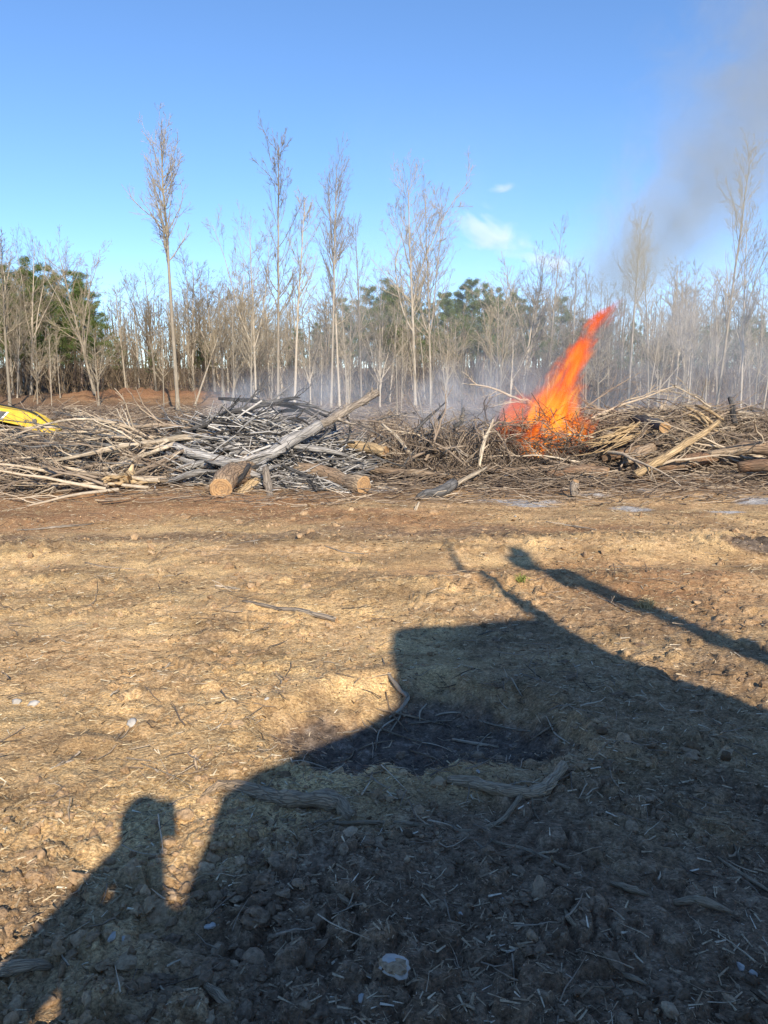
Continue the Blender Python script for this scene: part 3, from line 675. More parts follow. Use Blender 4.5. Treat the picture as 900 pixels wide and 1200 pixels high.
limb('log', 'charred stick lying across the thick sawn log', [(262, 575, 10.75, .03), (280, 562, 10.9, .04), (292, 545, 11.3, .03)], M['burnt'], group=LG)
limb('log', 'sawn log with round pale end at the foot of the charred heap', [(345, 549, 12.0, .10), (390, 560, 11.7, .12), (426, 569, 11.2, .14)], M['logbark'], ends='b', S=14, group=LG)
limb('log', 'ashed log running level behind the thick sawn log', [(196, 522, 12.6, .09), (260, 516, 12.7, .10), (345, 512, 12.9, .09)], M['ashwood'], group=LG)
limb('log', 'white ashed log curving down towards the thick sawn log', [(205, 522, 12.2, .06), (235, 532, 11.9, .075), (275, 545, 11.7, .07)], M['ashwood'], group=LG)
limb('log', 'grey ashed log behind the long ash white trunk', [(225, 505, 13.2, .06), (300, 503, 13.2, .07), (360, 508, 13.3, .06)], M['ashwood'], group=LG)
limb('log', 'pale log lying in the gap beyond the sawn log with round end', [(398, 519, 13.4, .09), (430, 525, 13.1, .10), (452, 530, 12.9, .10)], M['split'], ends='b', group=LG)
limb('log', 'burnt black log on the ground between the heaps', [(490, 584, 10.5, .05), (508, 576, 10.8, .075), (532, 566, 11.2, .085)], M['burnt'], group=LG)
limb('log', 'pinkish stripped pole lying level between the charred heap and the fire', [(432, 551, 12.3, .045), (500, 555, 12.2, .055), (560, 561, 11.9, .035)], M['logbark'], group=LG)
limb('log', 'thin forked pole leaning over the pinkish stripped pole', [(528, 575, 11.2, .025), (545, 562, 11.5, .035), (570, 548, 11.9, .02)], M['stem'], group=LG)
limb('log', 'long level log in front of the fire', [(500, 548, 12.8, .03), (590, 552, 12.5, .05), (650, 549, 12.5, .055), (700, 545, 12.7, .04)], M['logbark'], ends='', group=LG)
limb('log', 'grey barked log half hidden at the foot of the unburnt heap', [(640, 558, 12.3, .07), (680, 554, 12.3, .09), (712, 555, 12.2, .10)], M['redbark'], ends='b', S=12, group=LG)
limb('log', 'reddish pine log with a pale scar lying low in the unburnt heap', [(742, 550, 12.3, .09), (790, 543, 12.4, .11), (838, 537, 12.6, .10)], M['redbark'], ends='a', S=14, group=LG)
limb('log', 'sunlit bare pole slanting up across the unburnt heap', [(744, 556, 11.9, .06), (775, 540, 12.1, .07), (808, 518, 12.4, .06), (842, 494, 12.7, .04)], M['split'], ends='b', group=LG)
limb('log', 'blackened log with pale sawn face pointing out of the unburnt heap', [(742, 492, 14.2, .09), (762, 496, 13.6, .09), (779, 501, 12.9, .09)], M['burnt'], ends='b', S=14, group=LG)
limb('log', 'big tan log reaching beyond the unburnt heap', [(826, 533, 12.6, .06), (870, 529, 12.4, .10), (930, 524, 12.1, .12), (1000, 520, 12.0, .12)], M['logbark'], S=14, group=LG)
limb('log', 'reddish log tucked under the big tan log', [(866, 548, 12.0, .09), (920, 545, 11.8, .10), (980, 542, 11.8, .10)], M['redbark'], ends='a', group=LG)
limb('log', 'short thick chunk of split wood under the sunlit bare pole', [(732, 541, 12.5, .07), (750, 533, 12.6, .095), (765, 524, 12.8, .08)], M['logbark'], ends='b', group=LG)
limb('log', 'second short chunk beside the split wood', [(705, 538, 12.9, .06), (740, 530, 13.0, .08), (757, 526, 13.1, .08)], M['redbark'], group=LG)
limb('log', 'pale log end poking out behind the sunlit bare pole', [(800, 517, 13.0, .05), (826, 507, 12.8, .05)], M['split'], ends='b', group=LG)
limb('log', 'dark log lying along the back of the unburnt heap', [(700, 500, 14.6, .09), (760, 482, 15.0, .10), (832, 477, 15.2, .07)], M['bark'], group=LG)
limb('log', 'upright fire blackened snag above the unburnt heap', [(862, 497, 13.6, .05), (859, 482, 13.8, .055), (855, 466, 14.0, .04)], M['burnt'], group=LG)
for k, (a, b) in enumerate([((797, 482), (836, 503)), ((803, 477), (842, 500)), ((810, 480), (830, 497)), ((790, 492), (850, 508)), ((815, 475), (848, 492))]):
    limb('splinter', 'long pale split splinter at the back of the unburnt heap', [(*a, 13.9, .022), ((a[0] + b[0]) / 2, (a[1] + b[1]) / 2 - 2, 13.6, .034), (*b, 13.4, .015)], M['split'], 'splinter', S=5, group='pale splinters in the unburnt heap')
for k in range(16):
    x0, y0 = 752 + random.uniform(-14, 8), 500 + random.uniform(-6, 10); x1, y1 = 680 + random.uniform(-10, 30), 528 + random.uniform(-14, 14)
    limb('branch', 'thin yellowish branch in the fanned bundle beside the flame', [(x0, y0, 13.2, .016), ((x0 + x1) / 2, (y0 + y1) / 2 + random.uniform(-6, 6), 12.9, .013), (x1, y1, 12.7, .006)], M['split'], 'branch', S=5, group='fanned branches beside the flame')
# stripped saplings sprawling from the left heap
sap = [[(236, 511, 12.6, .055), (180, 517, 12.2, .045), (100, 533, 11.6, .03), (-10, 556, 11.3, .014)],
       [(180, 516, 12.7, .03), (150, 500, 12.6, .028), (110, 492, 12.5, .024), (55, 497, 12.3, .018), (-15, 522, 12.0, .01)],
       [(205, 520, 12.3, .04), (150, 541, 11.7, .032), (90, 560, 11.2, .02), (30, 585, 10.5, .008)],
       [(175, 522, 12.2, .022), (150, 545, 11.6, .018), (118, 577, 10.8, .008)],
       [(150, 512, 12.8, .025), (95, 506, 12.6, .02), (30, 512, 12.3, .012), (-20, 520, 12.2, .008)],
       [(215, 528, 12.0, .03), (140, 562, 11.2, .022), (60, 577, 10.8, .012)],
       [(270, 516, 12.8, .03), (205, 499, 12.9, .035), (120, 506, 12.7, .02), (20, 534, 12.0, .01)],
       [(165, 540, 11.8, .02), (100, 548, 11.5, .016), (0, 573, 10.9, .008)],
       [(185, 505, 13.2, .03), (110, 513, 12.8, .02), (40, 540, 12.0, .010)]]
for k, s_ in enumerate(sap):
    limb('fallen_sapling', ['longest pale debarked sapling sprawling from the charred heap with a tan butt', 'pale sapling arching up over the yellow boom side of the brush'][k] if k < 2 else 'thin felled sapling sprawling out of the brush beside the charred heap', s_, M['stem'] if k < 5 else M['brush'], 'sapling', S=7, knots=.03, group='felled saplings beside the charred heap', twigs=7, seed=30 + k)
arcs = [[(196, 514, 12.6, .03), (262, 489, 13.0, .035), (330, 468, 13.3, .03), (352, 466, 13.4, .015)], [(214, 501, 12.9, .03), (285, 479, 13.1, .035), (352, 474, 13.3, .03), (388, 484, 13.4, .012)],
        [(256, 467, 13.4, .03), (305, 470, 13.4, .04), (360, 482, 13.4, .03), (390, 512, 13.3, .012)], [(360, 478, 13.6, .025), (392, 496, 13.5, .022), (388, 535, 13.2, .008)],
        [(404, 482, 13.0, .02), (410, 505, 12.9, .017), (398, 540, 12.6, .008)], [(230, 494, 13.4, .03), (300, 484, 13.5, .04), (362, 479, 13.6, .035)], [(205, 508, 12.5, .02), (255, 497, 12.8, .03), (330, 492, 13.1, .02)],
        [(300, 500, 12.6, .018), (345, 490, 12.8, .02), (372, 505, 12.6, .012)], [(330, 545, 11.8, .02), (355, 558, 11.5, .03), (372, 575, 11.1, .015)]]
for k, s_ in enumerate(arcs):
    limb('burnt_branch', 'blackened branch arching over the top of the charred heap', s_, M['burnt'], 'branch', S=6, group='blackened branches over the charred heap', twigs=5, seed=60 + k)
for k in range(26):
    x0 = random.uniform(190, 380); y0 = random.uniform(498, 562); Y = 13.4 - (y0 - 498) / 64 * 2.2; w = random.uniform(35, 95); dy = random.uniform(-14, 14)
    limb('charred_stick', 'ash coated stick lying in the charred heap', [(x0 - w / 2, y0 + dy, Y, .02), (x0, y0 + random.uniform(-5, 3), Y - .15, random.uniform(.025, .06)), (x0 + w / 2, y0 - dy, Y + .1, .018)], M['ashwood'] if random.random() < .8 else M['burnt'], 'stick', S=6, group='ash coated sticks in the charred heap')
mid = [[(478, 515, 13.6, .03), (500, 492, 13.7, .03), (523, 471, 13.8, .012)], [(500, 520, 13.3, .025), (512, 495, 13.4, .022), (522, 478, 13.4, .01)], [(532, 500, 13.5, .05), (542, 492, 13.5, .045), (543, 478, 13.6, .02)],
       [(448, 497, 13.6, .02), (468, 515, 13.3, .035), (480, 530, 13.0, .03)], [(560, 557, 12.5, .03), (566, 520, 12.8, .035), (578, 492, 13.1, .02)], [(600, 540, 12.8, .02), (585, 510, 13.0, .022), (560, 490, 13.2, .01)],
       [(470, 545, 12.6, .02), (500, 530, 12.7, .03), (548, 522, 12.9, .02)], [(545, 545, 12.4, .015), (520, 525, 12.6, .02), (492, 512, 12.8, .01)]]
for k, s_ in enumerate(mid):
    limb('snag', 'bleached curved limb rising from the brush beside the fire' if k == 4 else 'dark broken limb sticking up from the smoking brush beside the fire', s_, M['stem'] if k in (4, 3) else M['burnt'] if k < 3 else M['brush'], 'limb', S=6, group='broken limbs beside the fire', twigs=4, seed=90 + k)
# stump with torn roots
def stump(px, py, Y, label, n=26, h=.55):
    c = at(px, py, Y); c[2] = hz(c[0], Y); g = np.random.default_rng(5)
    d = norm(g.normal(size=(n, 3)) * np.array([[1, .8, .35]]) + np.array([[0, -.4, .1]])); L = g.uniform(.22, .5, n)
    P = np.stack([d * (L * t)[:, None] * np.array([[1, 1, 1 - .6 * t]]) + np.array([[0, 0, .12]]) for t in (0, .35, .7, 1)], 1)
    P[:, 1:3] += g.normal(0, .03, (n, 2, 3)); Rr = g.uniform(.02, .045, n)[:, None] * np.array([[1.2, 1, .7, .2]])
    o = obj('stump', None, loc=c); mb = MB(); mb.add(*tubes(P, Rr, 5)); obj('roots', mb.mesh('roots'), M['split'], o)
    b = MB(); b.tube([(0, .05, 0), (0, .06, .1), (.02, .1, .22), (.05, .13, .34)], [.12, .08, .05, .015], 9, .16, cap=True); obj('trunk', b.mesh('trunk'), M['split'], o)
    tag(o, label, 'stump')
stump(150, 575, 11.2, 'torn pale stump with splayed roots at the front of the brush beside the charred heap')
limb('stump', 'small upright cut stub standing in the pale ash before the unburnt heap', [(673, 580, 10.9, .06), (674, 572, 10.9, .055), (675, 564, 10.9, .05)], M['bark'], 'stump', 'b', S=9)
limb('stake', 'short forked stake poking up from the bare soil in front of the black log', [(485, 606, 9.6, .012), (487, 596, 9.6, .022), (491, 588, 9.65, .012)], M['stem'], 'stake', S=6, twigs=2)
# loose fallen branches
def branch_mesh(seed, thick):
    g = np.random.default_rng(seed); K = 10; L = g.uniform(1.7, 2.6); t = np.linspace(0, 1, K)
    P = np.stack([t * L, np.cumsum(g.normal(0, .035, K)), np.cumsum(g.normal(0, .02, K)) + .22 * np.sin(t * 3) * g.uniform(0, 1)], -1)[None]; Rr = (thick * (1 - t * .8))[None]
    P1, R1 = kids(P, Rr, 9, .2, 1, .65, .38, .1, 6, g, .5, .006, .4, .13); P2, R2 = kids(P1, R1, 4, .25, 1, .6, .45, .05, 4, g, .6, .004, .5, .13)
    a = MB(); a.add(*tubes(P, Rr, 6, .04)); b = MB(); b.add(*tubes(P1, R1, 4)); b.add(*tubes(P2, R2, 3)); return a.mesh('fallen_branch'), b.mesh('twigs')
BR = {}
for mk in ('brush', 'stem', 'burnt'):
    BR[mk] = []
    for q in range(4):
        a, b = branch_mesh(500 + q, .024 + .006 * q); a.materials.append(M[mk]); b.materials.append(M[mk]); BR[mk].append((a, b))
def put_branch(px, py, Y, rz, tilt, s, mk, label, group):
    a, b = random.choice(BR[mk]); p = at(px, py, Y); p[2] = max(p[2], hz(p[0], p[1]) + .03)
    o = obj('fallen_branch', a, loc=p, rot=(random.uniform(-.6, .6), tilt, rz), scale=s); obj('twigs', b, parent=o)
    tag(o, label, 'branch', group)
for k in range(56):
    px = random.uniform(20, 230); py = random.uniform(500, 572); Y = 13.4 - (py - 500) / 72 * 2.6
    put_branch(px, py, Y, math.pi + random.gauss(.05, .5), random.gauss(.02, .16), random.uniform(.5, 1.0), random.choice(['brush', 'brush', 'stem', 'burnt']), 'bare twiggy branch tangled in the brush beside the charred heap', 'branches in the brush beside the charred heap')
for k in range(34):
    px = random.uniform(440, 610); py = random.uniform(488, 548); Y = 14.4 - (py - 488) / 60 * 2.0
    put_branch(px, py, Y, random.uniform(0, 6.28), random.gauss(-.15, .4), random.uniform(.35, .75), random.choice(['brush', 'brush', 'stem', 'burnt']), 'bare twiggy branch in the smoking brush between the charred heap and fire', 'branches in the smoking brush')
for k in range(52):
    px = random.uniform(630, 930); py = random.uniform(482, 556); Y = 15.0 - (py - 482) / 74 * 2.9
    put_branch(px, py, Y, random.choice([0, math.pi]) + random.gauss(0, .5), random.gauss(-.1, .22), random.uniform(.5, 1.0), random.choice(['brush', 'brush', 'stem']), 'bare twiggy branch piled in the unburnt heap', 'branches in the unburnt heap')
def tangle(name, label, mat, n, cx, cy_, rx, ry, hmax, Lr, az=None, rad=(.004, .012), tone=(.5, .25), tilt=.25):
    a = rng.uniform(0, 6.28, n); q = np.sqrt(rng.random(n)); x = cx + rx * q * np.cos(a); y = cy_ + ry * q * np.sin(a)
    z = H(x, y) + hmax * (1 - q ** 2) * rng.random(n) + .02
    L = rng.uniform(*Lr, n); h = rng.uniform(0, 6.28, n) if az is None else rng.choice([az, az + math.pi], n) + rng.normal(0, .45, n)
    e = rng.normal(0, tilt, n); d = np.stack([np.cos(h) * np.cos(e), np.sin(h) * np.cos(e), np.sin(e)], -1)
    p = np.stack([x, y, z], -1); P = [p]
    for k in range(4):
        d = norm(d + rng.normal(0, .16, d.shape)); p = p + d * (L / 4)[:, None]; P.append(p)
    P = np.stack(P, 1); P = P - (P.mean(1) - np.stack([x, y, z], -1))[:, None]; P[..., 2] = np.maximum(P[..., 2], H(P[..., 0].ravel(), P[..., 1].ravel()).reshape(n, 5) + .01)
    r = rng.uniform(*rad, n); V, Q = tubes(P, r[:, None] * np.array([[1, .9, .75, .55, .3]]), 3)
    me = mesh_np(name, V, Q, None, True, dict(tone=np.repeat(np.clip(rng.normal(*tone, n), 0, 1), 15)))
    tag(obj(name, me, mat), label, 'brush', kind='stuff')
tangle('brush_tangle', 'fine brown twigs matted in the brush beside the charred heap', M['brushmat'], 2600, -5.2, 12.7, 3.2, 1.7, .34, (.5, 1.7), 0, tone=(.5, .28))
tangle('charred_tangle', 'fine burnt and ash grey twigs matted in the charred heap', M['charmat'], 1700, -2.1, 13.1, 1.9, 1.5, .62, (.4, 1.5), .05, (.005, .024), (.74, .3))
tangle('brush_tangle', 'fine grey twigs matted in the smoking brush beside the fire', M['brushmat'], 1700, 1.1, 13.6, 1.6, 1.3, .48, (.3, 1.0), None, tone=(.42, .25), tilt=.6)
tangle('brush_tangle', 'fine dark twigs around the foot of the flame', M['brushmat'], 1700, 3.0, 13.8, 1.3, 1.2, .58, (.3, 1.1), None, tone=(.3, .25), tilt=.5)
tangle('brush_tangle', 'fine tan twigs matted over the unburnt heap', M['brushmat'], 2400, 5.4, 14.0, 2.4, 1.5, .62, (.4, 1.5), 0, tone=(.52, .28))
tangle('brush_tangle', 'fine tan twigs running on beyond the unburnt heap', M['brushmat'], 1300, 8.3, 13.6, 2.2, 1.5, .5, (.4, 1.5), 0)
tangle('brush_tangle', 'fine twigs running on beyond the brush beside the charred heap', M['brushmat'], 1300, -9, 13.2, 2.2, 1.6, .5, (.5, 1.6), 0)
tangle('brush_tangle', 'loose twigs fallen at the front of the unburnt heap', M['brushmat'], 380, 5.0, 12.0, 3.4, .7, .16, (.3, 1.2), 0, (.004, .012), (.5, .28), .15)
tangle('brush_tangle', 'loose twigs fallen in front of the fire', M['brushmat'], 420, 1.6, 12.1, 2.0, .6, .16, (.3, 1.1), 0, (.004, .012), (.4, .28), .2)
tangle('charred_tangle', 'ash grey twigs fallen at the front of the charred heap', M['charmat'], 600, -1.9, 11.6, 1.6, .5, .14, (.2, .9), 0, (.004, .016), (.7, .3), .15)
tangle('slash', 'brown slash strewn over the cleared ground behind the heaps', M['brushmat'], 5500, 0, 27, 24, 11, .35, (.5, 2.4), None, (.008, .022), (.5, .25), .12)
tangle('slash', 'row of brown brush behind the fire and the smoke', M['brushmat'], 2000, 1.5, 20, 5.5, 2.0, .45, (.5, 1.8), 0, (.006, .018), (.5, .25), .3)
tangle('slash', 'low brown brush behind the charred heap and the boom', M['brushmat'], 2200, -7, 20, 6.0, 2.5, .25, (.5, 2.0), 0, (.006, .02), (.55, .25), .2)
tangle('slash', 'brown brush in front of the wood behind the unburnt heap', M['brushmat'], 2400, 11, 22, 6.0, 2.5, .7, (.5, 1.8), 0, (.006, .018), (.45, .25), .3)
tangle('ground_twigs', 'broken twigs and bark lying on the soil before the heaps', M['brushmat'], 1100, 0, 11.0, 9.5, .95, .05, (.1, .6), 0, (.004, .012), (.55, .28), .06)
tangle('ground_twigs', 'small broken twigs scattered over the sunlit bare soil', M['brushmat'], 420, -.5, 6.4, 5.5, 3.6, .01, (.05, .3), None, (.002, .005), (.5, .28), .05)
tangle('ground_twigs', 'small broken twigs scattered over the shaded soil', M['brushmat'], 430, .6, 2.9, 2.0, 1.6, .012, (.03, .20), None, (.0014, .0045), (.60, .28), .07)

# ------------------------------------------------------------------ things lying on the foreground soil
def lying(name, label, pts, mat, cat='stick', group=None, S=8, knots=.07, ends='', twigs=0, seed=1):
    """pts: (pixel x, pixel y, radius, part of the radius that is buried)"""
    C = []
    for p in pts:
        g = gnd(p[0], p[1]); C.append([g[0], g[1], hz(g[0], g[1]) + p[2] * (1 - (p[3] if len(p) > 3 else .3)), p[2]])
    C = np.array(C); L = np.linalg.norm(np.diff(C[:, :3], axis=0), axis=1).sum(); K = max(10, int(L / .03)); PP = path(C, K)
    return lay(name, label, PP[:, :3], np.maximum(PP[:, 3], .0015), mat, cat, ends, S, knots, group, twigs, seed)
lying('branch', 'straight weathered stick lying alone on the sunlit soil', [(284, 706, .008), (310, 711, .014), (345, 717, .018), (394, 729, .021)], M['bark'], 'stick', ends='b')
lying('branch', 'short stick end poking out beside the straight weathered stick', [(252, 688, .012), (268, 690, .014), (281, 692, .008)], M['stem'], 'stick')
lying('root', 'thick grey root half buried at the edge of the machine shadow', [(236, 934, .006, .6), (262, 927, .024, .3), (310, 935, .030, .3), (352, 943, .034, .3), (392, 946, .034, .4), (412, 958, .02, .9)], M['root'], 'root', S=12, knots=.10)
lying('root', 'bent grey root with a smooth upturned tip in the shaded soil', [(526, 916, .020, .7), (556, 922, .026, .35), (590, 930, .026, .3), (622, 934, .026, .2), (645, 925, .024, 0), (660, 905, .020, -.6)], M['root'], 'root', S=12, knots=.08, ends='')
lying('root', 'long thin root trailing across the shaded soil from the bent root', [(330, 962, .006), (400, 966, .007), (480, 966, .008), (540, 976, .009), (580, 968, .010), (605, 950, .010, 0), (616, 925, .008, -.6)], M['root'], 'root', S=7)
lying('root', 'thin rootlet hanging straight down from the bent root', [(622, 932, .006, -.5), (625, 948, .006), (632, 962, .003)], M['root'], 'root', S=6)
lying('root', 'frayed rootlet crossing the long thin root', [(520, 962, .003), (545, 980, .005), (572, 998, .003)], M['stem'], 'root', S=6)
lying('branch', 'peeled tan stick lying beyond the long thin root', [(565, 980, .003), (590, 993, .008), (625, 1002, .010), (668, 1020, .006)], M['root'], 'stick', twigs=2)
lying('branch', 'grey branch end entering at the foot of the picked over clods', [(-30, 1152, .02, .2), (10, 1142, .019, .2), (48, 1134, .016, .3), (62, 1136, .006, .5)], M['root'], 'branch', S=12)
lying('root', 'curled tan root at the lip of the dark hollow', [(448, 772, .004), (456, 795, .011, 0), (470, 815, .013, -.3), (478, 820, .015, -.4), (470, 832, .010, 0), (456, 842, .006)], M['stem'], 'root', S=8)
lying('branch', 'pale bare stick lying across the floor of the dark hollow', [(530, 868, .007, -.2), (556, 872, .008, -.2), (584, 876, .006, -.2)], M['stem'], 'stick')
for k, (a, b) in enumerate([((442, 832), (520, 850)), ((470, 835), (455, 862)), ((452, 812), (478, 858)), ((500, 826), (492, 846)), ((430, 845), (500, 872)), ((560, 845), (640, 860)), ((480, 880), (520, 896)), ((600, 805), (612, 822)), ((420, 880), (462, 868)), ((395, 862), (440, 850)), ((540, 890), (575, 905)), ((575, 860), (560, 882)), ((455, 895), (430, 910)), ((510, 840), (548, 836)), ((620, 870), (650, 850)), ((478, 850), (530, 845)), ((388, 895), (415, 880)), ((466, 842), (440, 880))]):
    m_ = ((a[0] + b[0]) / 2 + random.uniform(-8, 8), (a[1] + b[1]) / 2 + random.uniform(-4, 4))
    lying('rootlet', 'thin pale rootlet tangled in the dark hollow', [(*a, .004, -.5), (*m_, .005, -1), (*b, .003, -.3)], M['stem'] if k % 2 else M['root'], 'root', 'rootlets in the dark hollow', S=6)
misc = [((100, 660), (160, 668), .012), ((640, 612), (700, 622), .012), ((20, 622), (110, 614), .014), ((150, 788), (205, 779), .005), ((715, 1036), (760, 1050), .012), ((790, 1060), (860, 1072), .016), ((840, 1005), (905, 1048), .008), ((860, 990), (880, 1035), .005),
        ((662, 1066), (690, 1094), .008), ((720, 1135), (765, 1158), .008), ((764, 1150), (770, 1200), .005), ((560, 1190), (545, 1160), .004), ((232, 905), (236, 885), .006), ((165, 895), (230, 925), .004), ((340, 985), (350, 1010), .004), ((690, 895), (720, 886), .006),
        ((820, 860), (870, 872), .006), ((780, 930), (830, 940), .006), ((640, 840), (668, 872), .005), ((380, 640), (440, 650), .008), ((610, 790), (640, 800), .007), ((700, 700), (740, 720), .006), ((270, 640), (330, 632), .010), ((60, 900), (95, 880), .005), ((560, 745), (600, 742), .005), ((240, 1155), (275, 1185), .014), ((390, 1040), (420, 1065), .010)]
MG = 'loose sticks on the bare soil'
for k, (a, b, r) in enumerate(misc):
    m_ = ((a[0] + b[0]) / 2 + random.uniform(-7, 7), (a[1] + b[1]) / 2 + random.uniform(-4, 4)); shade = a[1] > 850 and a[0] > 230
    lying('stick', 'loose broken stick lying on the dark shaded soil' if shade else 'loose broken stick lying on the sunlit tan soil', [(*a, r * .6), (*m_, r), (*b, r * .4)], M['root'] if shade else random.choice([M['bark'], M['stem'], M['brush']]), 'stick', MG + (' in shade' if shade else ' in sun'), S=7, twigs=3 if r < .007 else 0, seed=200 + k)
CL = [clod_shape(IV3, 70 + k, 1.0) for k in range(6)]
CLM = []
for c in CL:
    for wv in (0.0, 1.0):
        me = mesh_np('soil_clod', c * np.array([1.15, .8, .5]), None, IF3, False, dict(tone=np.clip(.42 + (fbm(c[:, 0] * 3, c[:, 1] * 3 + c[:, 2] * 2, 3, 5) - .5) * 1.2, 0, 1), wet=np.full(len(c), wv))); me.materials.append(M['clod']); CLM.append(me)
def put_clod(px, py, s, wet, label, group):
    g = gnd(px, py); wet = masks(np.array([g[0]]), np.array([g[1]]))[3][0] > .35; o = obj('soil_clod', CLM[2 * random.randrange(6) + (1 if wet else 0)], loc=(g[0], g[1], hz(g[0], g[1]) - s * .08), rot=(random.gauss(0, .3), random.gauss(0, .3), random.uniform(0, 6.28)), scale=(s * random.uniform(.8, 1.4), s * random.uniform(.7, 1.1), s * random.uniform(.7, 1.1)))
    tag(o, label, 'clod', group)
for k in range(80):
    px, py = random.uniform(0, 420), random.uniform(985, 1200)
    put_clod(px, py, random.uniform(.016, .05) * (1.0 if random.random() < .8 else 1.4), random.random() < .6, 'crumbly soil clod churned up beside the head and shoulder shadow', 'clods churned up beside the head shadow')
for k in range(30):
    px, py = random.uniform(600, 900), random.uniform(860, 1200)
    put_clod(px, py, random.uniform(.016, .04), True, 'damp soil clod on the dark shaded soil', 'damp clods on the dark soil')
for k in range(26):
    px, py = random.uniform(0, 250), random.uniform(760, 1050)
    put_clod(px, py, random.uniform(.014, .032), False, 'dry tan clod on the sunlit soil', 'dry clods on the sunlit soil')
for k in range(26):
    px, py = random.uniform(560, 900), random.uniform(640, 830)
    put_clod(px, py, random.uniform(.02, .05), False, 'dry tan clod on the rutted soil beside the boom shadow', 'dry clods on the rutted soil')
def flat_stone(px, py, sx, sy, sz, rz, label, mat, seed, name='stone', crust=False):
    V = clod_shape(IV3, seed, .5) * np.array([sx, sy, sz]); me = mesh_np(name, V, None, IF3, True); g = gnd(px, py)
    o = obj(name, me, mat, loc=(g[0], g[1], hz(g[0], g[1]) + sz * .35), rot=(.1, -.12, rz)); tag(o, label, 'stone')
    if crust:
        W = clod_shape(IV3, seed + 1, 1.3) * np.array([sx * .72, sy * .7, sz * .8]) + np.array([0, .0, sz * .45])
        obj('soil_crust', mesh_np('soil_crust', W, None, IF3, False, dict(tone=np.full(len(W), .8), wet=np.full(len(W), .7))), M['clod'], o)
M['slate'] = simple('pale_blue_stone', (.42, .40, .37), .55, .4, .25, 20, .2)
flat_stone(460, 1147, .070, .042, .016, -.75, 'flat bluish white stone crusted with soil', M['slate'], 301, crust=True)
flat_stone(246, 1086, .020, .012, .010, .1, 'small smooth pale grey pebble on the dark soil', M['slate'], 302)
flat_stone(424, 1172, .022, .013, .009, .4, 'small brown stone beside the flat bluish stone', M['stone'], 303)
for k, (px, py, s) in enumerate(((132, 1102, .016), (146, 1101, .013), (540, 1070, .012), (590, 1056, .010), (868, 1134, .014), (882, 1141, .012), (604, 606, .02), (560, 905, .01), (38, 826, .03), (20, 824, .03), (313, 822, .014), (155, 848, .03))):
    flat_stone(px, py, s * 1.2, s * .8, s * .6, random.uniform(0, 3), 'small pale stone chip on the bare soil', M['stone'] if k not in (4, 5) else M['slate'], 310 + k); 
for o in list(col.objects):
    if o.get('label') == 'small pale stone chip on the bare soil': o['group'] = 'pale stone chips'
me = None
# a green tuft and a dry tuft in the rutted soil
M['grass'] = tone_mat('grass_blades', [(0, (.10, .14, .03)), (1, (.34, .36, .10))])
M['straw'] = tone_mat('straw_blades', [(0, (.40, .28, .12)), (1, (.78, .60, .32))])
def tuft(px, py, label, mat, n=60, h=.10):
    g = gnd(px, py); n_ = n; d = norm(rng.normal(0, .55, (n_, 3)) + np.array([[0, 0, 1.]])); L = rng.uniform(.4, 1, n_)[:, None] * h
    p = rng.normal(0, .03, (n_, 3)) * np.array([[1, 1, 0]]); P = np.stack([p, p + d * L * .6, p + d * L + np.array([[0, 0, -.2]]) * L], 1)
    V, Q = tubes(P, np.full((n_, 3), 1) * np.array([[.003, .0025, .0008]]), 3)
    o = obj('grass_tuft', None, loc=(g[0], g[1], hz(g[0], g[1])))
    b = obj('blades', mesh_np('blades', V, Q, None, True, dict(tone=np.repeat(rng.random(n_), 9))), mat, o); b['kind'] = 'stuff'
    tag(o, label, 'grass')
tuft(612, 678, 'small green grass tuft in the thin boom shadow', M['grass'], 50, .09)
tuft(757, 712, 'dry straw tuft on the rutted soil beside the boom shadow', M['straw'], 120, .10)

# ------------------------------------------------------------------ machines and the photographer, whose shadows fall into view
M['yellow'] = simple('machine_yellow', (.74, .50, .06), .65, .25, .16, 5)
M['black'] = simple('machine_black', (.03, .03, .032), .6, .3, .3, 5)
M['steel'] = simple('worn_steel', (.16, .14, .12), .6, .4, .4, 9)
M['decal_grey'] = simple('decal_grey', (.12, .12, .125), .5, .3, .05)
M['decal_white'] = simple('decal_white', (.82, .82, .80), .5, .3, .03)
def glass():
    m = NT('cab_glass'); b = m.n('BsdfPrincipled'); b.inputs['Base Color'].default_value = (.03, .04, .045, 1); b.inputs['Roughness'].default_value = .06
    b.inputs['Alpha'].default_value = .75; m.t.links.new(b.outputs[0], m.out.inputs['Surface']); return m.m
M['glass'] = glass()
def rounded(poly, r=.08):
    out = []; n = len(poly)
    for i in range(n):
        a, b, c = (np.array(poly[(i + k) % n], float) for k in (-1, 0, 1)); l = min(r, np.linalg.norm(a - b) * .4, np.linalg.norm(c - b) * .4)
        p, q = b + norm((a - b)[None])[0] * l, b + norm((c - b)[None])[0] * l
        for t in (0, .5, 1): out.append(tuple((1 - t) ** 2 * p + 2 * t * (1 - t) * b + t * t * q))
    return out
def part(name, parent, mat, *adds, smooth=False, loc=None, rot=None):
    mb = MB()
    for f in adds: f(mb)
    return obj(name, mb.mesh(name, smooth), mat, parent, loc, rot)
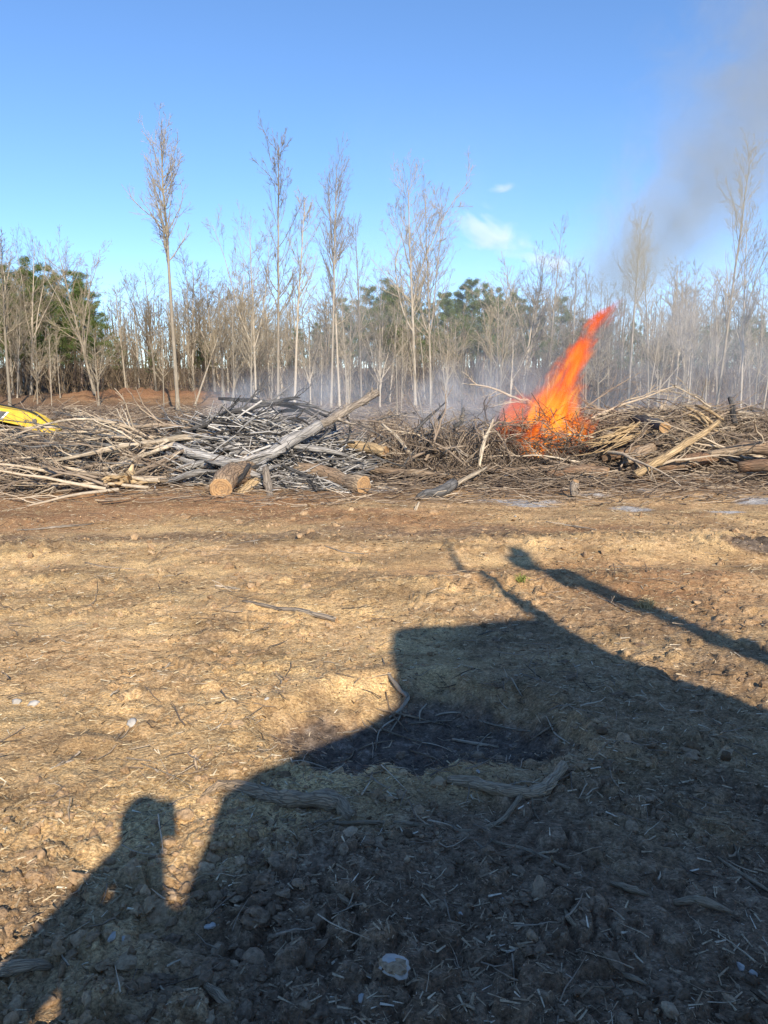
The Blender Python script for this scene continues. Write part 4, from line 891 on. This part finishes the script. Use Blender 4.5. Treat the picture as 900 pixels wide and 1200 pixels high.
def track(parent, y, L, r, w, z0=0.0):
    pts = [(math.cos(a) * r + sx * (L / 2 - r), math.sin(a) * r + r + z0) for sx, a0 in ((1, -math.pi / 2), (-1, math.pi / 2)) for a in np.linspace(a0, a0 + math.pi, 10)]
    t = part('track', parent, M['steel'], lambda b: b.prism(pts, y - w / 2, y + w / 2))
    shoe = MB(); shoe.box((0, 0, 0), (.05, w, .06)); sm = shoe.mesh('track_shoe', False)
    P = np.array(pts + [pts[0]]); d = np.r_[0, np.cumsum(np.linalg.norm(np.diff(P, axis=0), axis=1))]; n = int(d[-1] / .2)
    for k in range(n):
        s = d[-1] * k / n; x = np.interp(s, d, P[:, 0]); z = np.interp(s, d, P[:, 1]); x2 = np.interp(s + .01, d, P[:, 0]); z2 = np.interp(s + .01, d, P[:, 1])
        obj('track_shoe', sm, M['steel'], t, loc=(x, y, z), rot=(0, -math.atan2(z2 - z, x2 - x), 0))
    return t
def excavator(loc, rz, boom, stick_, bucket, label, decal=False):
    """local frame: +x forward; boom and stick are (x, z) outlines"""
    e = obj('excavator', None, loc=loc, rot=(0, 0, rz))
    for y in (-1.1, 1.1): track(e, y, 3.9, .45, .6)
    part('undercarriage', e, M['black'], lambda b: b.box((0, 0, .6), (2.2, 1.7, .5)), lambda b: b.tube([(0, 0, .8), (0, 0, 1.08)], [.6, .6], 20))
    part('house', e, M['yellow'], lambda b: b.prism(rounded([(-2.2, 1.1), (1.5, 1.1), (1.5, 1.5), (.2, 1.95), (-2.0, 2.05), (-2.3, 1.7)]), -1.3, 1.3))
    part('counterweight', e, M['black'], lambda b: b.prism(rounded([(-2.75, 1.15), (-2.15, 1.1), (-2.15, 2.0), (-2.6, 1.95)]), -1.32, 1.32))
    cab = part('cab', e, M['yellow'], lambda b: b.prism(rounded([(.25, 1.3), (1.75, 1.3), (1.85, 2.1), (1.5, 2.95), (.3, 2.95)]), .45, 1.35))
    part('window', cab, M['glass'], lambda b: b.prism(rounded([(.42, 1.95), (1.68, 1.95), (1.4, 2.8), (.42, 2.8)]), 1.352, 1.358))
    part('window', cab, M['glass'], lambda b: b.prism([(1.86, 2.0), (1.52, 2.85), (1.53, 2.86), (1.87, 2.02)], .55, 1.25))
    bo = part('boom', e, M['yellow'], lambda b: b.prism(boom, -.24, .24))
    st = part('stick', e, M['yellow'], lambda b: b.prism(stick_, -.15, .15))
    part('bucket', e, M['steel'], lambda b: b.prism(bucket, -.55, .55))
    for y in (-.42, .42): part('boom_cylinder', e, M['black'], lambda b: b.tube([(1.3, y, 1.3), tuple((boom[2][0] * .5 + .8, y, boom[2][1] * .5 + .6))], [.09, .07], 10, cap=True))
    tag(e, label, 'excavator'); return e, bo, st
# the boom that shows beside the brush beside the charred heap, lowered nearly to the ground
def exL():
    Y = 20.0; ox, oz = at(-300, 480, Y)[0], None
    base = hz(ox, Y)
    def lp(px, py): p = at(px, py, Y); return (p[0] - ox, p[2] - base)
    boom = [(1.2, 1.5), (1.0, 1.95), (2.2, 2.1), lp(-60, 466), lp(0, 476.5), lp(38, 483), lp(52, 490), lp(62, 497), lp(69.5, 503.5), lp(66, 507), lp(56.5, 511.5), lp(50, 508), lp(34, 499), lp(0, 491.5), lp(-60, 486), (2.6, 1.45)]
    stick_ = [lp(60, 497), lp(69, 505), lp(52, 545), lp(30, 560), lp(24, 556), lp(50, 512)]
    bucket = [lp(34, 548), lp(36, 575), lp(8, 580), lp(-12, 566), lp(10, 560), lp(24, 548)]
    e, bo, st = excavator((ox, Y, base), 0, boom, stick_, bucket, 'yellow excavator whose lowered boom tip shows beyond the brush beside the charred heap')
    f = -.243
    def plate(name, mat, pts, y): return part(name, bo, mat, lambda b: b.prism(pts, y - .006, y))
    plate('decal_panel', M['decal_grey'], [lp(-40, 476), lp(13.5, 482), lp(5, 491), lp(-40, 485)], f)
    plate('decal_band', M['decal_white'], [lp(13.5, 482), lp(16, 482.5), lp(7, 491.6), lp(5, 491)], f)
    cu = bpy.data.curves.new('lettering', 'FONT'); cu.body = 'CAT'; cu.size = .27; cu.extrude = .004; cu.align_x = 'RIGHT'; cu.shear = .1
    tmp = bpy.data.objects.new('tmp', cu); me = bpy.data.meshes.new_from_object(tmp); bpy.data.objects.remove(tmp)
    p = lp(4.6, 488.6); o = obj('lettering', me, M['decal_white'], bo, loc=(p[0], f - .010, p[1]), rot=(math.pi / 2, R(8), 0)); o.scale = (1.15, 1, 1)
    c = lp(46, 492.5); part('pivot_pin', bo, M['steel'], lambda b: b.tube([(c[0], -.30, c[1]), (c[0], .30, c[1])], [.055, .055], 14, cap=True))
    c2 = lp(35, 493); part('pivot_pin', bo, M['steel'], lambda b: b.tube([(c2[0], -.28, c2[1]), (c2[0], .28, c2[1])], [.028, .028], 10, cap=True))
    hs_ = [(*lp(-60, 463), -.12), (*lp(0, 473.5), -.12), (*lp(28, 479), -.14), (*lp(45, 484), -.18), (*lp(58, 494), -.2), (*lp(69, 504), -.16)]
    H_ = path([(a, c_, b_) for a, b_, c_ in hs_], 24); part('hose', bo, M['black'], lambda b: b.tube(H_, np.full(24, .022), 7, cap=True), smooth=True)
    G_ = path([(*[lp(47, 494)[0]], -.29, lp(47, 494)[1]), (lp(52, 503)[0], -.29, lp(52, 503)[1]), (lp(56, 513)[0], -.27, lp(56, 513)[1])], 10); part('hose', bo, M['black'], lambda b: b.tube(G_, np.full(10, .018), 6, cap=True), smooth=True)
exL()
S_ = np.array(sun_dir[:])
def cast(px, py, yp):
    """point on the plane y = yp whose shadow falls on the ground seen at that pixel"""
    u, f, d = ray(px, py); s = CAM_H / -d; g = np.array((u * s, f * s, 0)); t = (g[1] - yp) / -S_[1]; q = g + S_ * t; return (q[0], q[2])
def dozer():
    yp = -.80; c = lambda px, py: cast(px, py, yp)
    d = obj('bulldozer', None, loc=(1.9, -1.7, 0)); o = np.array((1.9, -1.7, 0))
    def w(poly): return [(p[0] - o[0], p[1]) for p in poly]
    h0 = c(258, 1020); h1 = c(260, 930); h2 = c(300, 903); h3 = c(385, 868); h4 = c(440, 845); h5 = c(497, 808)
    hood = [(h0[0], .75), h0, h1, h2, h3, h4, h5, (h5[0] + .1, .75)]
    part('hood', d, M['yellow'], lambda b: b.prism(w(hood), -.75, .9))
    r = [c(500, 800), c(478, 768), c(459, 741), c(470, 735), c(540, 733), c(600, 725), c(625, 724), c(655, 732), c(700, 757)]
    cab = part('cab', d, M['yellow'], lambda b: b.prism(w([(r[0][0], 1.3)] + r + [(r[-1][0], 1.3)]), .1, .9))
    part('window', cab, M['glass'], lambda b: b.prism(w([(r[0][0] + .15, 1.9), (r[0][0] + .15, 2.7), (r[-1][0] - .2, 2.7), (r[-1][0] - .2, 1.9)]), .902, .908))
    k = [c(690, 752), c(745, 778), c(800, 800), c(850, 816), c(900, 833), c(960, 870), c(1050, 930)]
    part('rear_body', d, M['yellow'], lambda b: b.prism(w([(k[0][0], .75)] + k + [(k[-1][0], .75)]), -.5, .9))
    ms = [(*cast(520, 640, -1.5), -1.5), (*cast(545, 664, -1.45), -1.45), (*cast(590, 694, -1.4), -1.4), (*cast(645, 730, -1.3), -1.3)]
    MP = path([(a - o[0], c_ - o[1], b_) for a, b_, c_ in ms], 12); part('mast', d, M['black'], lambda b: b.tube(MP, np.linspace(.02, .085, 12), 7, cap=True))  # unseen pole, added to throw the thin streak of shadow
    part('exhaust_stack', d, M['black'], lambda b: b.tube([(-.6, -.4, 2.1), (-.6, -.4, 2.6)], [.06, .06], 10, cap=True))
    for y in (-.75, .75): track(d, y, 4.3, .5, .5)
    part('blade', d, M['yellow'], lambda b: b.prism([(-2.35, .1), (-2.25, .1), (-2.15, .6), (-2.25, 1.05), (-2.38, 1.05), (-2.28, .6)], -1.5, .35))
    tag(d, 'yellow bulldozer parked beside the photographer, casting the big shadow over the dark soil', 'bulldozer')
dozer()
def exR():
    # boom apex and stick placed by the shadow they throw over the rutted soil
    e = obj('excavator', None, loc=(6.6, -4.6, 0), rot=(0, 0, R(135)))
    for y in (-1.1, 1.1): track(e, y, 3.9, .45, .6)
    part('undercarriage', e, M['black'], lambda b: b.box((0, 0, .6), (2.2, 1.7, .5)))
    part('house', e, M['yellow'], lambda b: b.prism(rounded([(-2.2, 1.1), (1.5, 1.1), (1.5, 1.5), (.2, 1.95), (-2.0, 2.05), (-2.3, 1.7)]), -1.3, 1.3))
    part('counterweight', e, M['black'], lambda b: b.prism(rounded([(-2.75, 1.15), (-2.15, 1.1), (-2.15, 2.0), (-2.6, 1.95)]), -1.32, 1.32))
    cab = part('cab', e, M['yellow'], lambda b: b.prism(rounded([(.25, 1.3), (1.75, 1.3), (1.85, 2.1), (1.5, 2.95), (.3, 2.95)]), .45, 1.35))
    part('window', cab, M['glass'], lambda b: b.prism(rounded([(.42, 1.95), (1.68, 1.95), (1.4, 2.8), (.42, 2.8)]), 1.352, 1.358))
    mw = Matrix.Translation((6.6, -4.6, 0)) @ Matrix.Rotation(R(135), 4, 'Z'); inv = mw.inverted()
    def arm(name, pts, w, mat):
        P = path([list(inv @ Vector(p)) for p in pts], 14); part(name, e, mat, lambda b: b.tube(P, np.full(14, w), 4, cap=True))
    q = [(*cast(900, 779, -3.0), -3.0), (*cast(760, 716, -2.7), -2.7), (*cast(670, 680, -2.5), -2.5), (*cast(600, 650, -2.35), -2.35)]
    q = [(a, c_, b_) for a, b_, c_ in q]
    arm('boom', [(5.3, -3.3, 1.6)] + q, .12, M['yellow'])
    s = [(*cast(604, 646, -2.3), -2.3), (*cast(628, 662, -2.2), -2.2), (*cast(660, 684, -2.1), -2.1)]
    arm('stick', [(a, c_, b_) for a, b_, c_ in s], .12, M['yellow'])
    tag(e, 'yellow excavator with raised boom, casting the long band of shadow on the rutted soil', 'excavator')
exR()
# photographer: one skinned body, shadow falls at lower left
M['jacket'] = simple('jacket_cloth', (.10, .11, .13), .9, .1, .3, 20)
M['skin'] = simple('skin', (.50, .32, .23), .55, .3, .08, 12)
def photographer():
    bx, by = -.005, -.36
    J = {'pelvis': (0, 0, .98, .15, .12), 'belly': (-.03, 0, 1.15, .22, .14), 'chest': (-.01, .0, 1.36, .19, .13), 'neck0': (0, .0, 1.52, .075, .075), 'neck': (0, .02, 1.60, .06, .06), 'head0': (0, .04, 1.68, .065, .08), 'head1': (0, .035, 1.77, .07, .085), 'top': (0, .03, 1.85, .05, .06)}
    for sd, nm in ((-1, 'l'), (1, 'r')):
        J.update({nm + 'sh': (-.19, 0, 1.44, .09, .09) if sd < 0 else (.13, 0, 1.42, .075, .08), nm + 'el': (-.46, .0, 1.17, .10, .09) if sd < 0 else (.165, -.03, 1.13, .055, .055), nm + 'wr': (-.10, .27, 1.56, .035, .035) if sd < 0 else (.175, .05, .90, .035, .035), nm + 'pa': (-.085, .29, 1.62, .035, .02) if sd < 0 else (.185, .08, .84, .035, .02),
                  nm + 'hip': (sd * .10, 0, .92, .10, .10), nm + 'kn': (sd * .12, .02, .50, .065, .065), nm + 'an': (sd * .13, -.02, .10, .05, .05), nm + 'toe': (sd * .14, .16, .05, .045, .04)})
    ks = list(J); E = [('pelvis', 'belly'), ('belly', 'chest'), ('chest', 'neck0'), ('neck0', 'neck'), ('neck', 'head0'), ('head0', 'head1'), ('head1', 'top')]
    for nm in 'lr': E += [('chest', nm + 'sh'), (nm + 'sh', nm + 'el'), (nm + 'el', nm + 'wr'), (nm + 'wr', nm + 'pa'), ('pelvis', nm + 'hip'), (nm + 'hip', nm + 'kn'), (nm + 'kn', nm + 'an'), (nm + 'an', nm + 'toe')]
    rad = {k: J[k][3:] for k in ks}; vs = [J[k][:3] for k in ks]; es = [(ks.index(a), ks.index(b)) for a, b in E]
    rl = [rad[k] for k in ks]
    for sd, nm in ((-1, 'l'), (1, 'r')):           # four fingers behind the phone and a thumb
        for f in range(5):
            z0 = 1.615 + .019 * f; tipx = sd * (.045 - .004 * abs(f - 1.5)); i = len(vs)
            if f == 4: a, b, c = (sd * .082, .285, 1.60), (sd * .075, .268, 1.635), (sd * .06, .262, 1.655)
            else: a, b, c = (sd * .082, .298, z0), (sd * .078, .318, z0 + .004), (tipx, .324, z0 + .006)
            if sd > 0: a, b, c = ((.215 - .02 * (f - 1.5) * .0, .055 + .017 * f, .83), (.205, .057 + .017 * f, .795), (.19, .058 + .016 * f, .765)) if f < 4 else ((.19, .11, .86), (.175, .125, .835), (.17, .128, .81))
            vs += [a, b, c]; rl += [(.0095, .0095), (.009, .009), (.0075, .0075)]; es += [(ks.index(nm + 'pa'), i), (i, i + 1), (i + 1, i + 2)]
    me = bpy.data.meshes.new('person'); me.from_pydata(vs, es, []); o = obj('person', me, M['jacket'], loc=(bx, by, hz(bx, by)))
    bm = bmesh.new(); bm.from_mesh(me); lay_ = bm.verts.layers.skin.verify(); bm.verts.ensure_lookup_table()
    for v, r in zip(bm.verts, rl): v[lay_].radius = r; v[lay_].use_root = v.index == 0
    bm.to_mesh(me); bm.free()
    sk = o.modifiers.new('skin', 'SKIN'); sk.use_smooth_shade = True; su = o.modifiers.new('sub', 'SUBSURF'); su.levels = su.render_levels = 2
    hd = MB(); V = IV3 * np.array([.076, .098, .122]) + np.array([0, .035, 1.73]); V[:, 2] += np.where(V[:, 1] > .1, -.01, 0)
    hd.add(V, None, IF3); 
    face = obj('face', hd.mesh('face'), M['skin'], o)
    part('nose', face, M['skin'], lambda b: b.tube([(0, .135, 1.755), (0, .158, 1.715), (0, .14, 1.705)], [.008, .014, .010], 8, cap=True), smooth=True)
    for sd in (-1, 1):
        part('eye', face, M['black'], lambda b: b.add(IV2 * .011 + np.array([sd * .032, .128, 1.745]), None, IF2), smooth=True)
        part('ear', face, M['skin'], lambda b: b.add(IV2 * np.array([.010, .022, .033]) + np.array([sd * .078, .03, 1.73]), None, IF2), smooth=True)
    part('mouth', face, M['steel'], lambda b: b.tube([(-.024, .128, 1.672), (0, .136, 1.67), (.024, .128, 1.672)], [.003, .006, .003], 6), smooth=True)
    part('hood', o, M['jacket'], lambda b: b.tube([(0, .0, 1.46), (0, .01, 1.56), (0, .02, 1.66), (0, .02, 1.74)], [.10, .086, .084, .080], 14, cap=True), smooth=True)
    part('knit_cap', o, M['black'], lambda b: b.add(np.where(IV3[:, 2:3] < 0, IV3 * np.array([1, 1, .25]), IV3) * np.array([.084, .104, .105]) + np.array([0, .03, 1.765]), None, IF3), smooth=True)
    tag(o, 'person in dark jacket and knit cap holding up a phone, casting the head shadow', 'person')
    ph = MB(); ph.box((0, -.034, CAM_H - .058), (.076, .009, .155)); p = obj('phone', ph.mesh('phone', False), M['black'])
    part('screen', p, M['glass'], lambda b: b.box((0, -.0395, CAM_H - .058), (.070, .001, .146)))
    part('lens', p, M['steel'], lambda b: b.tube([(0, -.0295, CAM_H), (0, -.026, CAM_H)], [.008, .008], 14, cap=True))
    tag(p, 'dark phone held up in one hand of the person', 'phone')
photographer()

# ------------------------------------------------------------------ fire, smoke, cloud
def curve(m, fac, pts):
    nd = m.n('FloatCurve'); c = nd.mapping.curves[0]
    while len(c.points) < len(pts): c.points.new(.5, .5)
    for p, (x, y) in zip(c.points, pts): p.location = (x, y)
    nd.mapping.update(); m.put(nd.inputs['Value'], fac); return nd.outputs[0]
def flame_mat(name, cpts, wpts, ztop, cmax, wmax, dens=5.0, seed=0.0, base_y=1.0):
    m = NT(name); sep = m.n('SeparateXYZ'); m.t.links.new(m.coord(), sep.inputs[0]); x, y, z = sep.outputs
    t = m.math('DIVIDE', z, ztop, True)
    c = m.math('MULTIPLY', curve(m, t, [(a / ztop, b / cmax) for a, b in cpts]), cmax)
    w = m.math('MULTIPLY', curve(m, t, [(a / ztop, b / wmax) for a, b in wpts]), wmax)
    xr = m.math('SUBTRACT', x, c)
    def vec(sx, sz, o):
        cb = m.n('CombineXYZ'); m.put(cb.inputs[0], m.math('MULTIPLY', xr, sx)); m.put(cb.inputs[1], m.math('ADD', m.math('MULTIPLY', y, sx), o)); m.put(cb.inputs[2], m.math('MULTIPLY', z, sz)); return cb.outputs[0]
    n1 = m.noise(vec(2.0, 1.1, seed), 1.0, 4, .6, .9); n2 = m.noise(vec(5.5, 1.7, seed + 7), 1.0, 5, .65, 1.2)
    d2 = m.math('ADD', m.math('POWER', m.math('ABSOLUTE', m.math('DIVIDE', xr, w)), 2), m.math('POWER', m.math('ABSOLUTE', m.math('DIVIDE', y, m.math('MULTIPLY', w, base_y))), 2))
    d = m.math('SQRT', d2)
    amp = m.math('ADD', .85, m.math('MULTIPLY', t, 1.1))
    f = m.math('ADD', m.math('SUBTRACT', .95, d), m.math('MULTIPLY', m.math('SUBTRACT', n1, .5), m.math('MULTIPLY', amp, 2.2)))
    f = m.math('ADD', f, m.math('MULTIPLY', m.math('SUBTRACT', n2, .52), 2.0))
    f = m.math('MULTIPLY', f, m.math('SUBTRACT', 1.0, m.math('POWER', t, 9), True))
    f = m.math('SUBTRACT', f, m.math('MULTIPLY', m.math('SUBTRACT', t, .80), 5.0, True))
    core = m.math('MULTIPLY', f, 1.6, True)
    e = m.math('POWER', core, 1.6)
    up = m.math('SUBTRACT', 1.0, m.math('MULTIPLY', t, .62))
    st = m.math('MULTIPLY', m.math('MULTIPLY', e, dens), up)
    colr = m.ramp(m.math('ADD', m.math('MULTIPLY', m.math('MULTIPLY', core, m.math('SUBTRACT', 1.15, t)), .75), m.math('MULTIPLY', m.math('SUBTRACT', n2, .5), 1.1)), [(.05, (1, .055, .014)), (.35, (1, .16, .012)), (.65, (1, .40, .035)), (.95, (1, .68, .16))])
    em = m.n('Emission'); m.put(em.inputs['Color'], colr); m.put(em.inputs['Strength'], st)
    ab = m.n('VolumeAbsorption', i_Density=m.math('MULTIPLY', e, 6.5)); ab.inputs['Color'].default_value = (.25, .05, .02, 1)
    ad = m.n('AddShader'); m.t.links.new(em.outputs[0], ad.inputs[0]); m.t.links.new(ab.outputs[0], ad.inputs[1]); m.t.links.new(ad.outputs[0], m.out.inputs['Volume'])
    m.m.cycles.volume_step_rate = .22; return m.m
def hull(name, cpts, wpts, grow, mat, loc, n=14):
    """closed skin round the flame body, following its sweep"""
    zt = cpts[-1][0]; zs = np.linspace(cpts[0][0], zt + .25, n)
    P = np.stack([np.interp(zs, *zip(*cpts)), 0 * zs, zs], -1); r = np.interp(zs, *zip(*wpts)) * grow + .12
    an = np.linspace(0, 2 * math.pi, 16, endpoint=False)
    V = (P[:, None, :] + r[:, None, None] * np.stack([np.cos(an), np.sin(an), 0 * an], -1)[None]).reshape(-1, 3)
    Q = [(k * 16 + i, k * 16 + (i + 1) % 16, (k + 1) * 16 + (i + 1) % 16, (k + 1) * 16 + i) for k in range(n - 1) for i in range(16)]
    m0 = len(V); V = np.vstack([V, P[0], P[-1]]); T = [(m0, (i + 1) % 16, i) for i in range(16)] + [(m0 + 1, m0 - 16 + i, m0 - 16 + (i + 1) % 16) for i in range(16)]
    return obj(name, mesh_np(name, V, Q, T, True), mat, loc=loc)
FY = 14.2; fb = at(636, 528, FY); fb[2] = .15
cp = [(0, .0), (.35, -.02), (.95, .12), (1.5, .40), (1.95, .58), (2.4, .78), (2.75, 1.10), (2.95, 1.52)]
wp = [(0, .74), (.35, .84), (.95, .58), (1.5, .34), (1.95, .27), (2.4, .24), (2.75, .30), (2.95, .28)]
fl = hull('fire', cp, wp, 1.35, flame_mat('flame', cp, wp, 3.2, 1.7, 1.0, 6.0), fb)
tag(fl, 'tall orange flame leaning over with a curling red tip above the burning brush', 'fire')
cp2 = [(0, .0), (.4, -.02), (.8, .04), (1.05, .12)]; wp2 = [(0, .40), (.4, .36), (.8, .28), (1.05, .2)]
fb2 = at(602, 520, FY + .3); fb2[2] = .3
tag(hull('fire', cp2, wp2, 1.35, flame_mat('flame_small', cp2, wp2, 1.2, .5, .5, 4.2, 31.0), fb2, 9), 'small red flame beside the tall orange flame', 'fire')
cp3 = [(0, .0), (.3, .05), (.55, .1)]; wp3 = [(0, .3), (.3, .26), (.55, .12)]
fb3 = at(624, 530, 13.4); fb3[2] = .30
tag(hull('fire', cp3, wp3, 1.3, flame_mat('flame_low', cp3, wp3, .7, .4, .5, 4.5, 53.0), fb3, 7), 'low orange fire glowing through twigs at the foot of the tall flame', 'fire')
def smoke_box(name, label, lo, hi, build, step=.5):
    lo, hi = np.array(lo, float), np.array(hi, float); c = (lo + hi) / 2
    mb = MB(); mb.box((0, 0, 0), hi - lo); m = NT(name); sep = m.n('SeparateXYZ'); co = m.coord(); m.t.links.new(co, sep.inputs[0])
    dens, colr, an = build(m, co, *sep.outputs, (hi - lo) / 2)
    v = m.n('VolumePrincipled', i_Density=dens, i_Anisotropy=an); v.inputs['Color'].default_value = (*colr, 1); m.t.links.new(v.outputs[0], m.out.inputs['Volume']); m.m.cycles.volume_step_rate = step
    o = obj(name, mb.mesh(name, False), m.m, loc=c); tag(o, label, 'smoke', kind='stuff'); return o
def fade(m, v, half, edge=.35):
    return m.math('MULTIPLY', m.math('SUBTRACT', half, m.math('ABSOLUTE', v)), 1 / (half * edge), True)
def low(m, co, x, y, z, h):
    n = m.noise(m.map(co, (.30, .22, .42)), 1.0, 4, .6, .9)
    d = m.math('MULTIPLY', m.math('SUBTRACT', n, .44), 4.5, True)
    for v, q in ((x, h[0]), (y, h[1])): d = m.math('MULTIPLY', d, fade(m, v, q))
    zf = m.math('SUBTRACT', 1.0, m.math('DIVIDE', m.math('ADD', z, h[2]), 2 * h[2]), True)
    return m.math('MULTIPLY', m.math('MULTIPLY', d, m.math('POWER', zf, .6)), .024), (.72, .80, .93), -.25
smoke_box('drifting_smoke', 'thin blue smoke drifting low from the heaps to the wood', (-5, 15.2, -.2), (19, 39, 8.5), low, 1.1)
def curl(m, co, x, y, z, h):
    n = m.noise(m.map(co, (.9, .9, .9)), 1.0, 4, .6, .8); d = m.math('MULTIPLY', m.math('SUBTRACT', n, .42), 3.0, True)
    for v, q in ((x, h[0]), (y, h[1]), (z, h[2])): d = m.math('MULTIPLY', d, fade(m, v, q, .6))
    return m.math('MULTIPLY', d, .6), (.74, .81, .93), -.25
smoke_box('drifting_smoke', 'wisps of blue smoke lifting off the charred heap', (-3.6, 12.6, .1), (-.2, 15.6, 1.9), curl, .5)
smoke_box('drifting_smoke', 'pale smoke curling out of the brush beside the fire', (.2, 13.0, .1), (3.2, 16.2, 2.1), curl, .5)
def plume(m, co, x, y, z, h):
    t = m.math('DIVIDE', m.math('ADD', z, h[2]), 2 * h[2], True)
    cx = m.math('SUBTRACT', m.math('MULTIPLY', m.math('POWER', t, .85), 5.4), 3.6)
    w = m.math('ADD', .95, m.math('MULTIPLY', t, 1.7))
    n = m.noise(m.map(co, (.75, .75, .65)), 1.0, 7, .66, 1.3)
    dx = m.math('DIVIDE', m.math('SUBTRACT', x, cx), w); dy = m.math('DIVIDE', y, w)
    r = m.math('SQRT', m.math('ADD', m.math('MULTIPLY', dx, dx), m.math('MULTIPLY', dy, dy)))
    f = m.math('ADD', m.math('SUBTRACT', 1.15, r), m.math('MULTIPLY', m.math('SUBTRACT', n, .5), 3.6))
    d = m.math('MULTIPLY', f, .9, True)
    d = m.math('MULTIPLY', m.math('MULTIPLY', d, m.math('MULTIPLY', m.math('SUBTRACT', 1.0, t), 6.0, True)), m.math('MULTIPLY', t, 8, True))
    return m.math('MULTIPLY', d, m.math('ADD', .24, m.math('MULTIPLY', m.math('POWER', m.math('SUBTRACT', 1.0, t), 2.5), .85))), (.60, .60, .53), -.15
smoke_box('drifting_smoke', 'thin grey smoke spreading low behind the unburnt heap', (3.6, 15.6, .2), (15, 23, 5.2), lambda *a: (lambda r: (a[0].math('MULTIPLY', r[0], .30), (.72, .77, .85), -.2))(curl(*a)), .8)
smoke_box('smoke_plume', 'grey smoke plume trailing up and away from the flame tip', (2.6, 11.6, 2.7), (12.2, 18.0, 10.2), plume, .5)
def cloudy(m, co, x, y, z, h):
    r = m.math('SQRT', m.math('ADD', m.math('ADD', m.math('POWER', m.math('ABSOLUTE', m.math('DIVIDE', x, h[0])), 2), m.math('POWER', m.math('ABSOLUTE', m.math('DIVIDE', y, h[1])), 2)), m.math('POWER', m.math('ABSOLUTE', m.math('DIVIDE', z, h[2])), 2)))
    n = m.noise(m.map(co, (.05, .05, .11)), 1.0, 4, .55, .5)
    d = m.math('MULTIPLY', m.math('ADD', m.math('SUBTRACT', .55, r), m.math('MULTIPLY', m.math('SUBTRACT', n, .5), 1.6)), 1.4, True)
    return m.math('MULTIPLY', d, .07), (.97, .97, .98), -.5
for k, (px, py, sx, sz, rot) in enumerate(((582, 276, 95, 34, .5), (588, 221, 26, 7, 0), (650, 308, 60, 20, .25))):
    Y = 500.0; c = at(px, py, Y); k_ = Y / F_PX
    o = smoke_box('cloud', ['small white wispy cloud slanting above the wood', 'tiny white cloud streak above the wispy cloud', 'low white cloud just above the trees behind the flame'][k], c - np.array((sx * k_, 20, sz * k_)), c + np.array((sx * k_, 20, sz * k_)), cloudy, 1.0)
    o.rotation_euler = (0, rot, 0); o['category'] = 'cloud'
